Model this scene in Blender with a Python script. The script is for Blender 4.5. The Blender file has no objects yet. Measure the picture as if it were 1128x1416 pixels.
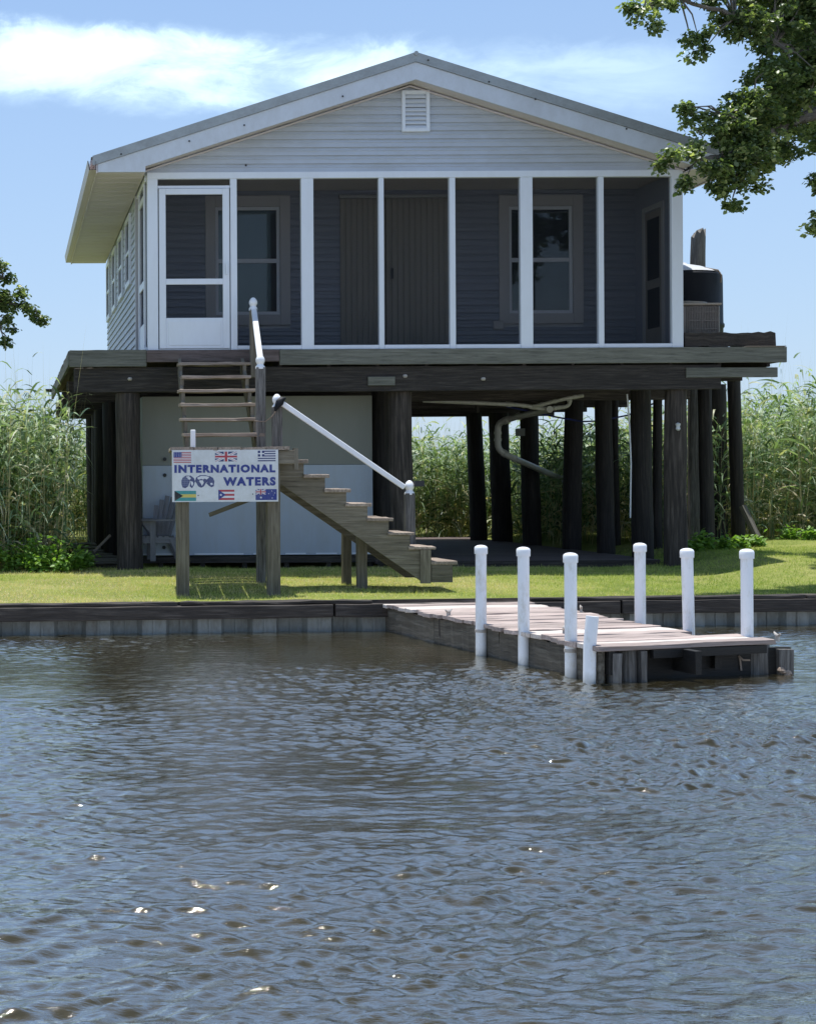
import bpy, math, random
import numpy as np
from mathutils import Vector, Matrix
R = math.radians
random.seed(7); rng = np.random.default_rng(11)
scn = bpy.context.scene
col = scn.collection
# ------------------------------------------------------------------ camera, sky, sun, exposure
FPX, PX0, PY0, ROLL = 2100.0, 15.0, 667.0, R(0.30)      # focal length in photo pixels, vanishing point of the house's depth lines
cd = bpy.data.cameras.new('camera'); cam = bpy.data.objects.new('camera', cd); col.objects.link(cam)
cd.sensor_width = 36; cd.lens = FPX/1416*36
cd.shift_x = (564-PX0)/1416; cd.shift_y = -(708-PY0)/1416
cd.clip_start = 0.05; cd.clip_end = 3000
cam.rotation_euler = (R(90), ROLL, 0)
scn.camera = cam
scn.view_settings.view_transform = 'Standard'; scn.view_settings.look = 'None'
scn.view_settings.gamma = 1; scn.view_settings.exposure = 0.42
SUN_EL, SUN_AZ = R(81.5), R(-10)                          # azimuth from +Y (behind the house), + towards +X
sdir = Vector((math.sin(SUN_AZ)*math.cos(SUN_EL), math.cos(SUN_AZ)*math.cos(SUN_EL), math.sin(SUN_EL)))
sl = bpy.data.lights.new('sun', 'SUN'); sl.energy = 4.4; sl.angle = R(0.53); sl.color = (1.0, 0.975, 0.93)
so = bpy.data.objects.new('sun', sl); col.objects.link(so); so.rotation_euler = sdir.to_track_quat('Z', 'Y').to_euler()
so.location = (0, 10, 30)
world = bpy.data.worlds.new('World'); scn.world = world; world.use_nodes = True
def build_world():
    nt = world.node_tree; N = nt.nodes; L = nt.links; N.clear()
    out = N.new('ShaderNodeOutputWorld'); bg = N.new('ShaderNodeBackground'); L.new(bg.outputs[0], out.inputs[0])
    sky = N.new('ShaderNodeTexSky'); sky.sky_type = 'NISHITA'; sky.sun_disc = False
    sky.sun_elevation = SUN_EL; sky.sun_rotation = SUN_AZ; sky.air_density = 1.0; sky.dust_density = 0.6; sky.ozone_density = 2.2
    bg.inputs[1].default_value = 0.132
    tc = N.new('ShaderNodeTexCoord'); sp = N.new('ShaderNodeSeparateXYZ'); L.new(tc.outputs['Generated'], sp.inputs[0])
    def M(op, a, b=None, c=None, clamp=False):
        n = N.new('ShaderNodeMath'); n.operation = op; n.use_clamp = clamp
        for i, v in enumerate((a, b, c)):
            if v is None: continue
            if isinstance(v, (int, float)): n.inputs[i].default_value = v
            else: L.new(v, n.inputs[i])
        return n.outputs[0]
    az = M('ARCTAN2', sp.outputs[0], sp.outputs[1]); el = M('ARCSINE', sp.outputs[2])
    cmb = N.new('ShaderNodeCombineXYZ'); L.new(az, cmb.inputs[0]); L.new(el, cmb.inputs[1])
    def noise(scale, detail, rough, sx, sy, dist=0.0):
        mp = N.new('ShaderNodeMapping'); mp.inputs['Scale'].default_value = (sx, sy, 1); L.new(cmb.outputs[0], mp.inputs[0])
        n = N.new('ShaderNodeTexNoise'); n.inputs['Scale'].default_value = scale; n.inputs['Detail'].default_value = detail
        n.inputs['Roughness'].default_value = rough; n.inputs['Distortion'].default_value = dist; L.new(mp.outputs[0], n.inputs[0]); return n.outputs[0]
    def smooth(v, a, b):
        n = N.new('ShaderNodeMapRange'); n.interpolation_type = 'SMOOTHSTEP'; n.inputs[1].default_value = a; n.inputs[2].default_value = b
        L.new(v, n.inputs[0]); return n.outputs[0]
    # long bank of cirrostratus 13-17 degrees up, its top edge ragged
    n1 = noise(22, 7, .62, 1.0, 1.7, .5); n2 = noise(9, 7, .62, 1.0, 3.2, .6)
    eln = M('ADD', el, M('MULTIPLY', M('SUBTRACT', n1, .5), .030))
    tilt = M('ADD', eln, M('MULTIPLY', az, .09))          # bank sinks slowly to the right
    top = M('SUBTRACT', 1.0, smooth(tilt, .283, .306)); bot = smooth(tilt, .236, .272)
    azf = M('SUBTRACT', 1.0, smooth(az, .20, .31)); azl = M('MULTIPLY', smooth(az, -1.3, -.6), M('SUBTRACT', 1.0, smooth(az, .38, .50)))
    band = M('MULTIPLY', M('MULTIPLY', top, bot), M('MULTIPLY', azl, M('ADD', M('MULTIPLY', azf, .50), .46)))
    band = M('MULTIPLY', band, M('ADD', M('MULTIPLY', smooth(n2, .25, .62), .75), .42), clamp=True)
    # thin veil elsewhere
    n3 = noise(5, 7, .62, 1.0, 3.2, .4); n4 = noise(14, 5, .6, 1.0, 3.0, .2)
    veil = M('MULTIPLY', smooth(n3, .50, .80), M('MULTIPLY', M('ADD', M('MULTIPLY', n4, .6), .3), .55))
    high = M('MULTIPLY', smooth(el, .36, .75), M('ADD', M('MULTIPLY', smooth(n3, .25, .75), .40), .14)); veil = M('MAXIMUM', veil, high)  # unseen overhead veil, added to brighten water reflections and house front
    low = M('MULTIPLY', M('SUBTRACT', 1.0, smooth(el, .0, .60)), .72)
    cloud = M('MAXIMUM', M('MAXIMUM', band, veil), low)
    mix = N.new('ShaderNodeMix'); mix.data_type = 'RGBA'
    mix.inputs[7].default_value = (5.3, 6.9, 8.6, 1)
    # low haze keeps blue, the bank is whiter
    m2 = N.new('ShaderNodeMix'); m2.data_type = 'RGBA'; m2.inputs[6].default_value = (2.55, 3.45, 4.95, 1); m2.inputs[7].default_value = (5.8, 7.3, 8.2, 1)
    L.new(smooth(band, .05, .7), m2.inputs[0])
    hs = N.new('ShaderNodeHueSaturation'); hs.inputs['Saturation'].default_value = 1.08; hs.inputs['Value'].default_value = 1.0; L.new(sky.outputs[0], hs.inputs['Color'])
    L.new(hs.outputs[0], mix.inputs[6]); L.new(m2.outputs[2], mix.inputs[7]); L.new(cloud, mix.inputs[0])
    L.new(mix.outputs[2], bg.inputs[0])
build_world()

def at(px, py, D):
    """photo pixel at distance D -> point of the place (camera at the origin looking along +Y)"""
    dx, dy = px-PX0, PY0-py; c, s = math.cos(ROLL), math.sin(ROLL)
    return Vector(((dx*c+dy*s)*D/FPX, D, (-dx*s+dy*c)*D/FPX))
ZW = -1.47      # water level (eye level is 0)

# ------------------------------------------------------------------ helpers
def tag(o, label=None, cat=None, group=None, kind=None):
    if label: o['label'] = label
    if cat: o['category'] = cat
    if group: o['group'] = group
    if kind: o['kind'] = kind
    return o
def thing(name, loc, label, cat, group=None):
    o = bpy.data.objects.new(name, None); col.objects.link(o); o.location = Vector(loc); o.empty_display_size = .2
    return tag(o, label, cat, group)
def wloc(o):
    v = Vector((0, 0, 0))
    while o: v = v+Vector(o.location); o = o.parent
    return v
class MB:
    def __init__(s): s.v = []; s.f = []; s.g = []; s.r = []
    def add(s, vs, fs, gs=None, r=None):
        b = len(s.v); r = random.random() if r is None else r
        off = Vector((random.random()*40, random.random()*40, random.random()*40))
        s.v += [Vector(p) for p in vs]; s.g += [Vector(g)+off for g in (gs or vs)]
        s.f += [tuple(b+i for i in f) for f in fs]; s.r += [r]*len(fs)
        return s
    def box(s, x0, x1, y0, y1, z0, z1, **k):
        dx, dy, dz = x1-x0, y1-y0, z1-z0; c = Vector(((x0+x1)/2, (y0+y1)/2, (z0+z1)/2))
        if dx >= dy and dx >= dz: return s.beam(c-Vector((dx/2, 0, 0)), c+Vector((dx/2, 0, 0)), dy, dz, **k)
        if dy >= dz: return s.beam(c-Vector((0, dy/2, 0)), c+Vector((0, dy/2, 0)), dx, dz, **k)
        return s.beam(c-Vector((0, 0, dz/2)), c+Vector((0, 0, dz/2)), dx, dy, up=(0, 1, 0), **k)
    def beam(s, p0, p1, w, h, up=(0, 0, 1), n=1, jit=0.0, r=None, ends=0.0):
        p0, p1 = Vector(p0), Vector(p1); t = (p1-p0); ln = t.length; t.normalize(); up = Vector(up)
        side = t.cross(up)
        if side.length < 1e-4: side = t.cross(Vector((0, 1, 0)))
        side.normalize(); up = side.cross(t).normalized()
        vs, gs, fs = [], [], []
        for i in range(n+1):
            c = p0+(p1-p0)*(i/n); e = random.uniform(-ends, ends) if i in (0, n) else 0
            for a, b in ((-1, -1), (1, -1), (1, 1), (-1, 1)):
                j = side*random.uniform(-jit, jit)+up*random.uniform(-jit, jit)
                vs.append(c+side*(a*w/2)+up*(b*h/2)+j+t*e); gs.append((ln*i/n, a*w/2, b*h/2))
        for i in range(n):
            q = i*4
            for k in range(4): fs.append((q+k, q+(k+1) % 4, q+4+(k+1) % 4, q+4+k))
        fs.append((3, 2, 1, 0)); q = n*4; fs.append((q, q+1, q+2, q+3))
        fs = [f[::-1] for f in fs]
        return s.add(vs, fs, gs, r)
    def tube(s, pts, r, seg=10, caps=True, rr=None, rough=0.0):
        pts = [Vector(p) for p in pts]; n = len(pts); rs = r if isinstance(r, (list, tuple)) else [r]*n
        vs, gs, fs = [], [], []; d = 0; ref = None
        for i, p in enumerate(pts):
            t = (pts[min(i+1, n-1)]-pts[max(i-1, 0)]).normalized()
            if ref is None:
                ref = t.cross(Vector((0, 0, 1)));
                if ref.length < .05: ref = t.cross(Vector((0, 1, 0)))
            ref = (ref-t*ref.dot(t)).normalized(); b = t.cross(ref)
            if i: d += (p-pts[i-1]).length
            for k in range(seg):
                a = 2*math.pi*k/seg; q = rs[i]*(1+random.uniform(-rough, rough))
                vs.append(p+(ref*math.cos(a)+b*math.sin(a))*q); gs.append((d, rs[i]*math.cos(a), rs[i]*math.sin(a)))
        for i in range(n-1):
            for k in range(seg): fs.append((i*seg+k, i*seg+(k+1) % seg, (i+1)*seg+(k+1) % seg, (i+1)*seg+k))
        if caps: fs.append(tuple(range(seg))[::-1]); fs.append(tuple((n-1)*seg+k for k in range(seg)))
        return s.add(vs, fs, gs, rr)
    def lathe(s, c, prof, seg=20, rr=None):
        c = Vector(c); vs, gs, fs = [], [], []
        for r_, z in prof:
            for k in range(seg):
                a = 2*math.pi*k/seg; vs.append(c+Vector((r_*math.cos(a), r_*math.sin(a), z))); gs.append((z, r_*math.cos(a), r_*math.sin(a)))
        for i in range(len(prof)-1):
            for k in range(seg): fs.append((i*seg+k, i*seg+(k+1) % seg, (i+1)*seg+(k+1) % seg, (i+1)*seg+k))
        fs.append(tuple(range(seg))[::-1]); fs.append(tuple((len(prof)-1)*seg+k for k in range(seg)))
        return s.add(vs, fs, gs, rr)
    def prism_y(s, xz, y0, y1, r=None):
        """outline in the XZ plane (counter-clockwise as seen from the camera side) with thickness y0..y1"""
        n = len(xz); vs = [(x, y0, z) for x, z in xz]+[(x, y1, z) for x, z in xz]
        fs = [tuple(range(n)), tuple(range(2*n-1, n-1, -1))]+[(i, i+n, (i+1) % n+n, (i+1) % n) for i in range(n)]
        gs = [(v[0], v[2], v[1]) for v in vs]
        return s.add(vs, fs, gs, r)
    def log(s, p0, p1, r0, r1, seg=14, n=14, bow=.012, rr=None):
        p0, p1 = Vector(p0), Vector(p1); vs, gs, fs = [], [], []
        ph = [random.uniform(0, 6.28) for _ in range(6)]; ln = (p1-p0).length
        for i in range(n+1):
            t = i/n; c = p0.lerp(p1, t)+Vector((math.sin(t*2.6+ph[0])*bow, math.sin(t*3.1+ph[1])*bow, 0))
            for k in range(seg):
                a = 2*math.pi*k/seg
                q = (r0*(1-t)+r1*t)*(1+.035*math.sin(3*a+ph[2]+t*2)+.025*math.sin(5*a+ph[3]-t*4)+random.uniform(-.022, .022)+.02*math.sin(t*14+ph[4]))
                vs.append(c+Vector((math.cos(a)*q, math.sin(a)*q, 0))); gs.append((ln*t, r0*math.cos(a), r0*math.sin(a)))
        for i in range(n):
            for k in range(seg): fs.append((i*seg+k, i*seg+(k+1) % seg, (i+1)*seg+(k+1) % seg, (i+1)*seg+k))
        fs.append(tuple(range(seg))[::-1]); fs.append(tuple(n*seg+k for k in range(seg)))
        return s.add(vs, fs, gs, rr)
    def build(s, name, mat, parent=None, smooth=False, bevel=0.0):
        base = wloc(parent) if parent else Vector((0, 0, 0))
        if parent is None:
            xs = [v.x for v in s.v]; ys = [v.y for v in s.v]; zs = [v.z for v in s.v]
            base = Vector(((min(xs)+max(xs))/2, (min(ys)+max(ys))/2, min(zs)))
        me = bpy.data.meshes.new(name); me.from_pydata([tuple(v-base) for v in s.v], [], s.f)
        a = me.attributes.new('gc', 'FLOAT_VECTOR', 'POINT'); a.data.foreach_set('vector', [c for g in s.g for c in g])
        a = me.attributes.new('rnd', 'FLOAT', 'FACE'); a.data.foreach_set('value', s.r)
        if smooth: me.polygons.foreach_set('use_smooth', [True]*len(s.f))
        me.materials.append(mat); me.update()
        o = bpy.data.objects.new(name, me); col.objects.link(o); o.location = base if parent is None else (0, 0, 0)
        if parent: o.parent = parent
        if smooth:
            try: me.set_sharp_from_angle(angle=R(40))
            except Exception: pass
        if bevel:
            m = o.modifiers.new('bevel', 'BEVEL'); m.width = bevel; m.segments = 1; m.limit_method = 'ANGLE'; m.angle_limit = R(50)
        return o
def np_mesh(name, V, F, mat, rnd=None, parent=None, smooth=False, vec=None):
    """V (n,3), F (m,k) index arrays -> mesh object, origin at the base centre"""
    base = np.array(wloc(parent)) if parent else np.array([(V[:, 0].min()+V[:, 0].max())/2, (V[:, 1].min()+V[:, 1].max())/2, V[:, 2].min()])
    me = bpy.data.meshes.new(name); k = F.shape[1]
    me.vertices.add(len(V)); me.vertices.foreach_set('co', (V-base).astype(np.float32).ravel())
    me.loops.add(F.size); me.loops.foreach_set('vertex_index', F.astype(np.int32).ravel())
    me.polygons.add(len(F)); me.polygons.foreach_set('loop_start', np.arange(0, F.size, k, dtype=np.int32))
    try: me.polygons.foreach_set('loop_total', np.full(len(F), k, dtype=np.int32))
    except Exception: pass
    if smooth: me.polygons.foreach_set('use_smooth', np.ones(len(F), dtype=bool))
    me.update(calc_edges=True)
    if rnd is not None:
        a = me.attributes.new('rnd', 'FLOAT', 'FACE'); a.data.foreach_set('value', rnd.astype(np.float32))
    me.materials.append(mat)
    o = bpy.data.objects.new(name, me); col.objects.link(o)
    if parent: o.parent = parent
    else: o.location = base
    return o

# ------------------------------------------------------------------ materials
class NT:
    def __init__(s, name):
        s.m = bpy.data.materials.new(name); s.m.use_nodes = True; s.t = s.m.node_tree; s.b = s.t.nodes['Principled BSDF']; s.out = s.t.nodes['Material Output']
    def n(s, typ, **k):
        o = s.t.nodes.new('ShaderNode'+typ)
        for a, b in k.items(): setattr(o, a, b)
        return o
    def l(s, a, b): s.t.links.new(a, b)
    def noise(s, co, scale, detail=5, rough=.6, mul=(1, 1, 1), dist=0):
        mp = s.n('Mapping'); mp.inputs['Scale'].default_value = mul; s.l(co, mp.inputs[0])
        n = s.n('TexNoise'); n.inputs['Scale'].default_value = scale; n.inputs['Detail'].default_value = detail; n.inputs['Roughness'].default_value = rough
        n.inputs['Distortion'].default_value = dist; s.l(mp.outputs[0], n.inputs[0]); return n.outputs[0]
    def ramp(s, fac, stops):
        r = s.n('ValToRGB'); e = r.color_ramp.elements
        while len(e) < len(stops): e.new(.5)
        for i, (p, c) in enumerate(stops): e[i].position = p; e[i].color = (*c, 1) if len(c) == 3 else c
        s.l(fac, r.inputs[0]); return r.outputs[0]
    def mixc(s, fac, a, b, mode='MIX'):
        m = s.n('Mix', data_type='RGBA', blend_type=mode)
        for i, v in ((0, fac), (6, a), (7, b)):
            if isinstance(v, (int, float)): m.inputs[i].default_value = v
            elif isinstance(v, tuple): m.inputs[i].default_value = (*v, 1)
            else: s.l(v, m.inputs[i])
        return m.outputs[2]
    def math(s, op, a, b=None):
        n = s.n('Math', operation=op)
        for i, v in ((0, a), (1, b)):
            if v is None: continue
            if isinstance(v, (int, float)): n.inputs[i].default_value = v
            else: s.l(v, n.inputs[i])
        return n.outputs[0]
    def attr(s, name, out='Vector'):
        a = s.n('Attribute', attribute_name=name); return a.outputs[out]
    def bump(s, h, strength=.4, dist=.01):
        b = s.n('Bump'); b.inputs['Strength'].default_value = strength; b.inputs['Distance'].default_value = dist; s.l(h, b.inputs['Height']); s.l(b.outputs[0], s.b.inputs['Normal'])
    def set(s, **k):
        for a, v in k.items():
            i = s.b.inputs[a.replace('_', ' ')]
            if isinstance(v, tuple): i.default_value = (*v, 1)
            elif isinstance(v, (int, float)): i.default_value = v
            else: s.l(v, i)
        return s.m
def wood(name, dark, mid, light, rough=.85, grain=1.0, bump=.5, spread=.35):
    t = NT(name); co = t.attr('gc'); rnd = t.attr('rnd', 'Fac')
    g = t.noise(co, 9*grain, 6, .65, (.35, 6, 6), .4); b = t.noise(co, 2.2, 4, .6, (.6, 2, 2)); f = t.noise(co, 60, 3, .6, (.08, 1.2, 1.2))
    c = t.ramp(g, [(.28, dark), (.5, mid), (.75, light)])
    c = t.mixc(t.math('MULTIPLY', b, .75), c, dark, 'MIX')
    cr = t.ramp(f, [(.30, (.45, .45, .45)), (.45, (1, 1, 1))]); c = t.mixc(.8, c, cr, 'MULTIPLY')
    br = t.math('ADD', t.math('MULTIPLY', rnd, spread*2), 1-spread)
    cb = t.n('CombineColor'); [t.l(br, cb.inputs[i]) for i in range(3)]
    c = t.mixc(1.0, c, cb.outputs[0], 'MULTIPLY')
    h = t.math('ADD', g, t.math('MULTIPLY', f, .7)); t.bump(h, bump, .012)
    return t.set(Base_Color=c, Roughness=rough)
def paint(name, colr, rough=.45, dirt=.25, dirtc=(.25, .22, .17), scale=3, spec=.5, bump=.05, streak=(1, 1, .25)):
    t = NT(name); tc = t.n('TexCoord').outputs['Object']
    a = t.noise(tc, scale, 7, .65, streak); b = t.noise(tc, scale*7, 5, .7, streak)
    f = t.ramp(t.math('ADD', t.math('MULTIPLY', a, .6), t.math('MULTIPLY', b, .4)), [(.42, (0, 0, 0)), (.72, (1, 1, 1))])
    c = t.mixc(t.math('MULTIPLY', f, dirt), colr, dirtc)
    t.bump(b, bump, .01)
    return t.set(Base_Color=c, Roughness=rough, Specular_IOR_Level=spec)
M = {}
M['siding'] = paint('white_vinyl_siding', (.50, .54, .60), .5, .50, (.33, .33, .30), 1.6, streak=(.5, 1, 1.4))
M['porch_siding'] = paint('blue_grey_siding', (.29, .32, .38), .5, .2, (.15, .16, .18), 1.6, streak=(.5, 1, 1.4))
M['trim'] = paint('white_painted_trim', (.72, .76, .82), .38, .16, (.36, .34, .30), 2.2)
M['fascia'] = paint('white_fascia', (.60, .64, .70), .4, .35, (.30, .29, .27), 2.5, streak=(1, 1, .6))
M['soffit'] = paint('cream_soffit', (.62, .57, .575), .6, .2, (.35, .3, .2), 2)
M['pvc'] = paint('white_pvc', (.80, .82, .85), .28, .14, (.40, .38, .30), 6, streak=(1, 1, .3))
def pvc_post():
    t = NT('weathered_white_pipe'); tc = t.n('TexCoord').outputs['Object']; g = t.n('NewGeometry').outputs['Position']; sp = t.n('SeparateXYZ'); t.l(g, sp.inputs[0])
    a = t.noise(g, 9, 6, .7, (1, 1, .22)); b = t.noise(g, 30, 4, .7, (1, 1, .5)); c = t.ramp(t.math('ADD', t.math('MULTIPLY', a, .6), t.math('MULTIPLY', b, .4)), [(.5, (.80, .83, .87)), (.66, (.62, .62, .58)), (.74, (.36, .33, .27))])
    z = t.math('ADD', sp.outputs[2], t.math('MULTIPLY', b, .10)); f = t.ramp(t.math('MULTIPLY', t.math('ADD', z, 1.50), 4.0), [(.18, (1, 1, 1)), (.62, (0, 0, 0))])
    c = t.mixc(t.math('MULTIPLY', f, .8), c, (.20, .19, .12)); return t.set(Base_Color=c, Roughness=.34)
M['pvc_post'] = pvc_post()
M['galv'] = paint('galvanised_sheet', (.36, .38, .38), .42, .55, (.16, .155, .14), 4, spec=.6, streak=(1, 1, 1.5))
M['galv'].node_tree.nodes['Principled BSDF'].inputs['Metallic'].default_value = .35
M['shade_timber'] = wood('shade_black_timber', (.002, .002, .002), (.007, .006, .005), (.02, .018, .015), .7, .8, .6)  # deep shade beneath the dock put into the wood as near-black colour
M['old_timber'] = wood('creosoted_timber', (.016, .012, .010), (.058, .047, .039), (.17, .145, .125), .8, .8, .8)
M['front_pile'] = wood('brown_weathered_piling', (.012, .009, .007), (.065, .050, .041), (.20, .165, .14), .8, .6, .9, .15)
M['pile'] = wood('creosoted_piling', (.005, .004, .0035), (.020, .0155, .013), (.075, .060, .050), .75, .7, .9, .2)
M['fascia_board'] = wood('grey_green_deck_board', (.085, .085, .07), (.175, .175, .145), (.28, .275, .23), .85, .6, .5, .15)
M['brown_board'] = wood('brown_deck_board', (.06, .044, .04), (.14, .105, .098), (.22, .18, .165), .8, .6, .4, .15)
M['stair'] = wood('weathered_stair_wood', (.085, .072, .050), (.19, .165, .125), (.32, .285, .225), .85, .7, .5, .18)
M['tread'] = wood('sun_bleached_tread', (.17, .13, .10), (.36, .29, .235), (.58, .49, .41), .8, .7, .5, .15)
M['dock'] = wood('faded_red_brown_dock_boards', (.24, .185, .165), (.45, .37, .335), (.62, .545, .50), .75, .7, .4, .22)
M['dock_pale'] = wood('pale_dock_board', (.40, .34, .30), (.68, .61, .55), (.84, .80, .75), .75, .7, .4, .06)
M['skirt'] = wood('grey_silty_board', (.045, .038, .028), (.13, .118, .094), (.29, .27, .225), .85, .6, .8, .2)
M['stub'] = wood('split_grey_piling', (.05, .046, .042), (.17, .165, .155), (.36, .35, .33), .85, 1.1, 1.0, .25)
M['black'] = paint('black_fittings', (.015, .015, .017), .5, .2, (.05, .05, .05))
M['stone_panel'] = paint('grey_olive_panel', (.22, .225, .20), .6, .3, (.15, .15, .12), 2)
M['white_panel'] = paint('white_wall_panel', (.38, .44, .53), .35, .40, (.30, .28, .24), 1.6)
M['pipe'] = paint('dull_pvc_pipe', (.50, .49, .43), .4, .4, (.16, .15, .12), 5)
M['chair'] = wood('grey_painted_chair', (.11, .11, .12), (.16, .16, .175), (.21, .21, .23), .6, .5, .2, .1)
M['shutter'] = paint('taupe_shutter', (.29, .275, .24), .6, .2, (.1, .09, .08), 3)
M['blind'] = paint('pale_blind', (.50, .58, .62), .6, .1, (.3, .3, .3))
M['win_trim'] = paint('cream_window_trim', (.47, .47, .48), .5, .15, (.3, .28, .24))
M['tank'] = paint('blue_black_tank', (.006, .008, .013), .55, .3, (.03, .03, .03), 4, spec=.2)
M['tank_top'] = paint('pale_tank_top', (.62, .63, .64), .35, .3, (.3, .3, .28), 4)
M['acbody'] = paint('taupe_metal_case', (.20, .175, .155), .5, .3, (.06, .05, .045), 5)
M['acgrille'] = paint('beige_grille', (.36, .31, .25), .5, .3, (.15, .12, .1), 5)
M['bluepipe'] = paint('blue_hose', (.03, .04, .16), .4, .1, (.02, .02, .05))
M['sign'] = paint('white_sign_face', (.66, .68, .70), .35, .55, (.36, .35, .31), 3.2, streak=(1, 1, 1))
M['rust'] = paint('galvanised_cleat', (.42, .40, .37), .45, .5, (.2, .1, .05), 20)
M['sheet'] = paint('vinyl_sheet_pile', (.22, .235, .225), .7, .85, (.075, .062, .042), 5, streak=(1, 1, .35))
M['bark'] = wood('grey_bark', (.08, .07, .055), (.20, .175, .145), (.33, .30, .26), .9, 1.2, 1.0, .1)
def flat(name, c, rough=.45):
    return paint(name, c, rough, .22, (.35, .34, .31), 9, streak=(1, 1, 1))
def screen():
    t = NT('insect_screen'); tr = t.n('BsdfTransparent'); df = t.n('BsdfDiffuse'); df.inputs[0].default_value = (.018, .020, .024, 1)
    mx = t.n('MixShader'); mx.inputs[0].default_value = .30; t.l(tr.outputs[0], mx.inputs[1]); t.l(df.outputs[0], mx.inputs[2]); t.l(mx.outputs[0], t.out.inputs[0]); return t.m
M['screen'] = screen()
def glass():
    t = NT('window_glass'); t.set(Base_Color=(.012, .016, .018), Roughness=.02, Specular_IOR_Level=.7)
    tr = t.n('BsdfTransparent'); tr.inputs[0].default_value = (.8, .86, .86, 1); gl = t.n('BsdfGlossy'); gl.inputs['Roughness'].default_value = .015
    fr = t.n('Fresnel'); fr.inputs[0].default_value = 1.65; f2 = t.math('ADD', fr.outputs[0], .05)
    mx = t.n('MixShader'); t.l(f2, mx.inputs[0]); t.l(tr.outputs[0], mx.inputs[1]); t.l(gl.outputs[0], mx.inputs[2]); t.l(mx.outputs[0], t.out.inputs[0]); return t.m
M['glass'] = glass()
def foliage(name, stops, trans=.3, rough=.5, spec=.4):
    t = NT(name); rnd = t.attr('rnd', 'Fac'); c = t.ramp(rnd, stops)
    t.set(Base_Color=c, Roughness=rough, Specular_IOR_Level=spec)
    tl = t.n('BsdfTranslucent'); c2 = t.mixc(1.0, c, (1.5, 1.6, .7), 'MULTIPLY'); t.l(c2, tl.inputs[0])
    mx = t.n('MixShader'); mx.inputs[0].default_value = trans; t.l(t.b.outputs[0], mx.inputs[1]); t.l(tl.outputs[0], mx.inputs[2]); t.l(mx.outputs[0], t.out.inputs[0]); return t.m
M['leaf'] = foliage('tree_leaf', [(0, (.045, .078, .030)), (.45, (.12, .17, .065)), (.72, (.30, .36, .15)), (1, (.55, .57, .25))], .42, .36, .6)
M['reed'] = foliage('reed_leaf', [(0, (.045, .085, .030)), (.35, (.11, .175, .075)), (.62, (.25, .35, .19)), (.80, (.45, .55, .38)), (.92, (.52, .44, .28)), (1, (.62, .54, .37))], .30, .5, .4)
M['weed'] = foliage('weed_leaf', [(0, (.09, .19, .03)), (.5, (.18, .32, .06)), (1, (.32, .46, .12))], .35, .5)
M['grass'] = foliage('lawn_grass', [(0, (.12, .22, .035)), (.35, (.27, .36, .07)), (.65, (.48, .52, .15)), (.85, (.64, .58, .26)), (1, (.70, .57, .36))], .3, .6, .25)
def ground_mat():
    t = NT('lawn_soil'); tc = t.n('TexCoord').outputs['Object']
    a = t.noise(tc, .55, 6, .6); b = t.noise(tc, 14, 6, .7)
    f = t.math('ADD', t.math('MULTIPLY', a, .6), t.math('MULTIPLY', b, .4))
    c = t.ramp(f, [(.35, (.10, .14, .03)), (.5, (.20, .23, .06)), (.62, (.32, .30, .12)), (.75, (.45, .37, .24))]); t.bump(b, .7, .03)
    return t.set(Base_Color=c, Roughness=.95, Specular_IOR_Level=.1)
M['ground'] = ground_mat()
def water_mat():
    t = NT('brown_bayou_water'); tc = t.n('TexCoord').outputs['Object']
    a = t.noise(tc, .5, 4, .6)
    c = t.ramp(a, [(.3, (.029, .025, .012)), (.7, (.042, .037, .020))])
    n1 = t.noise(tc, 17, 4, .6, (.6, 1.7, 1), .5); n2 = t.noise(tc, 48, 3, .6, (.6, 1.7, 1), .3)
    t.bump(t.math('ADD', n1, t.math('MULTIPLY', n2, .35)), .34, .014)
    t.set(Base_Color=c, Roughness=.6, Specular_IOR_Level=0.0)
    gl = t.n('BsdfGlossy'); gl.inputs['Roughness'].default_value = .03; gl.inputs[0].default_value = (1, .955, .865, 1)
    lw = t.n('LayerWeight'); lw.inputs[0].default_value = .5; nrm = t.b.inputs['Normal'].links[0].from_socket
    t.l(nrm, lw.inputs['Normal']); t.l(nrm, gl.inputs['Normal'])
    mr = t.n('MapRange', interpolation_type='SMOOTHSTEP'); mr.inputs[1].default_value = .24; mr.inputs[2].default_value = .76; mr.inputs[3].default_value = .04; mr.inputs[4].default_value = .80; t.l(lw.outputs['Facing'], mr.inputs[0]); fac = mr.outputs[0]
    mx = t.n('MixShader'); t.l(fac, mx.inputs[0]); t.l(t.b.outputs[0], mx.inputs[1]); t.l(gl.outputs[0], mx.inputs[2]); t.l(mx.outputs[0], t.out.inputs[0]); return t.m
M['water'] = water_mat()

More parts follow.
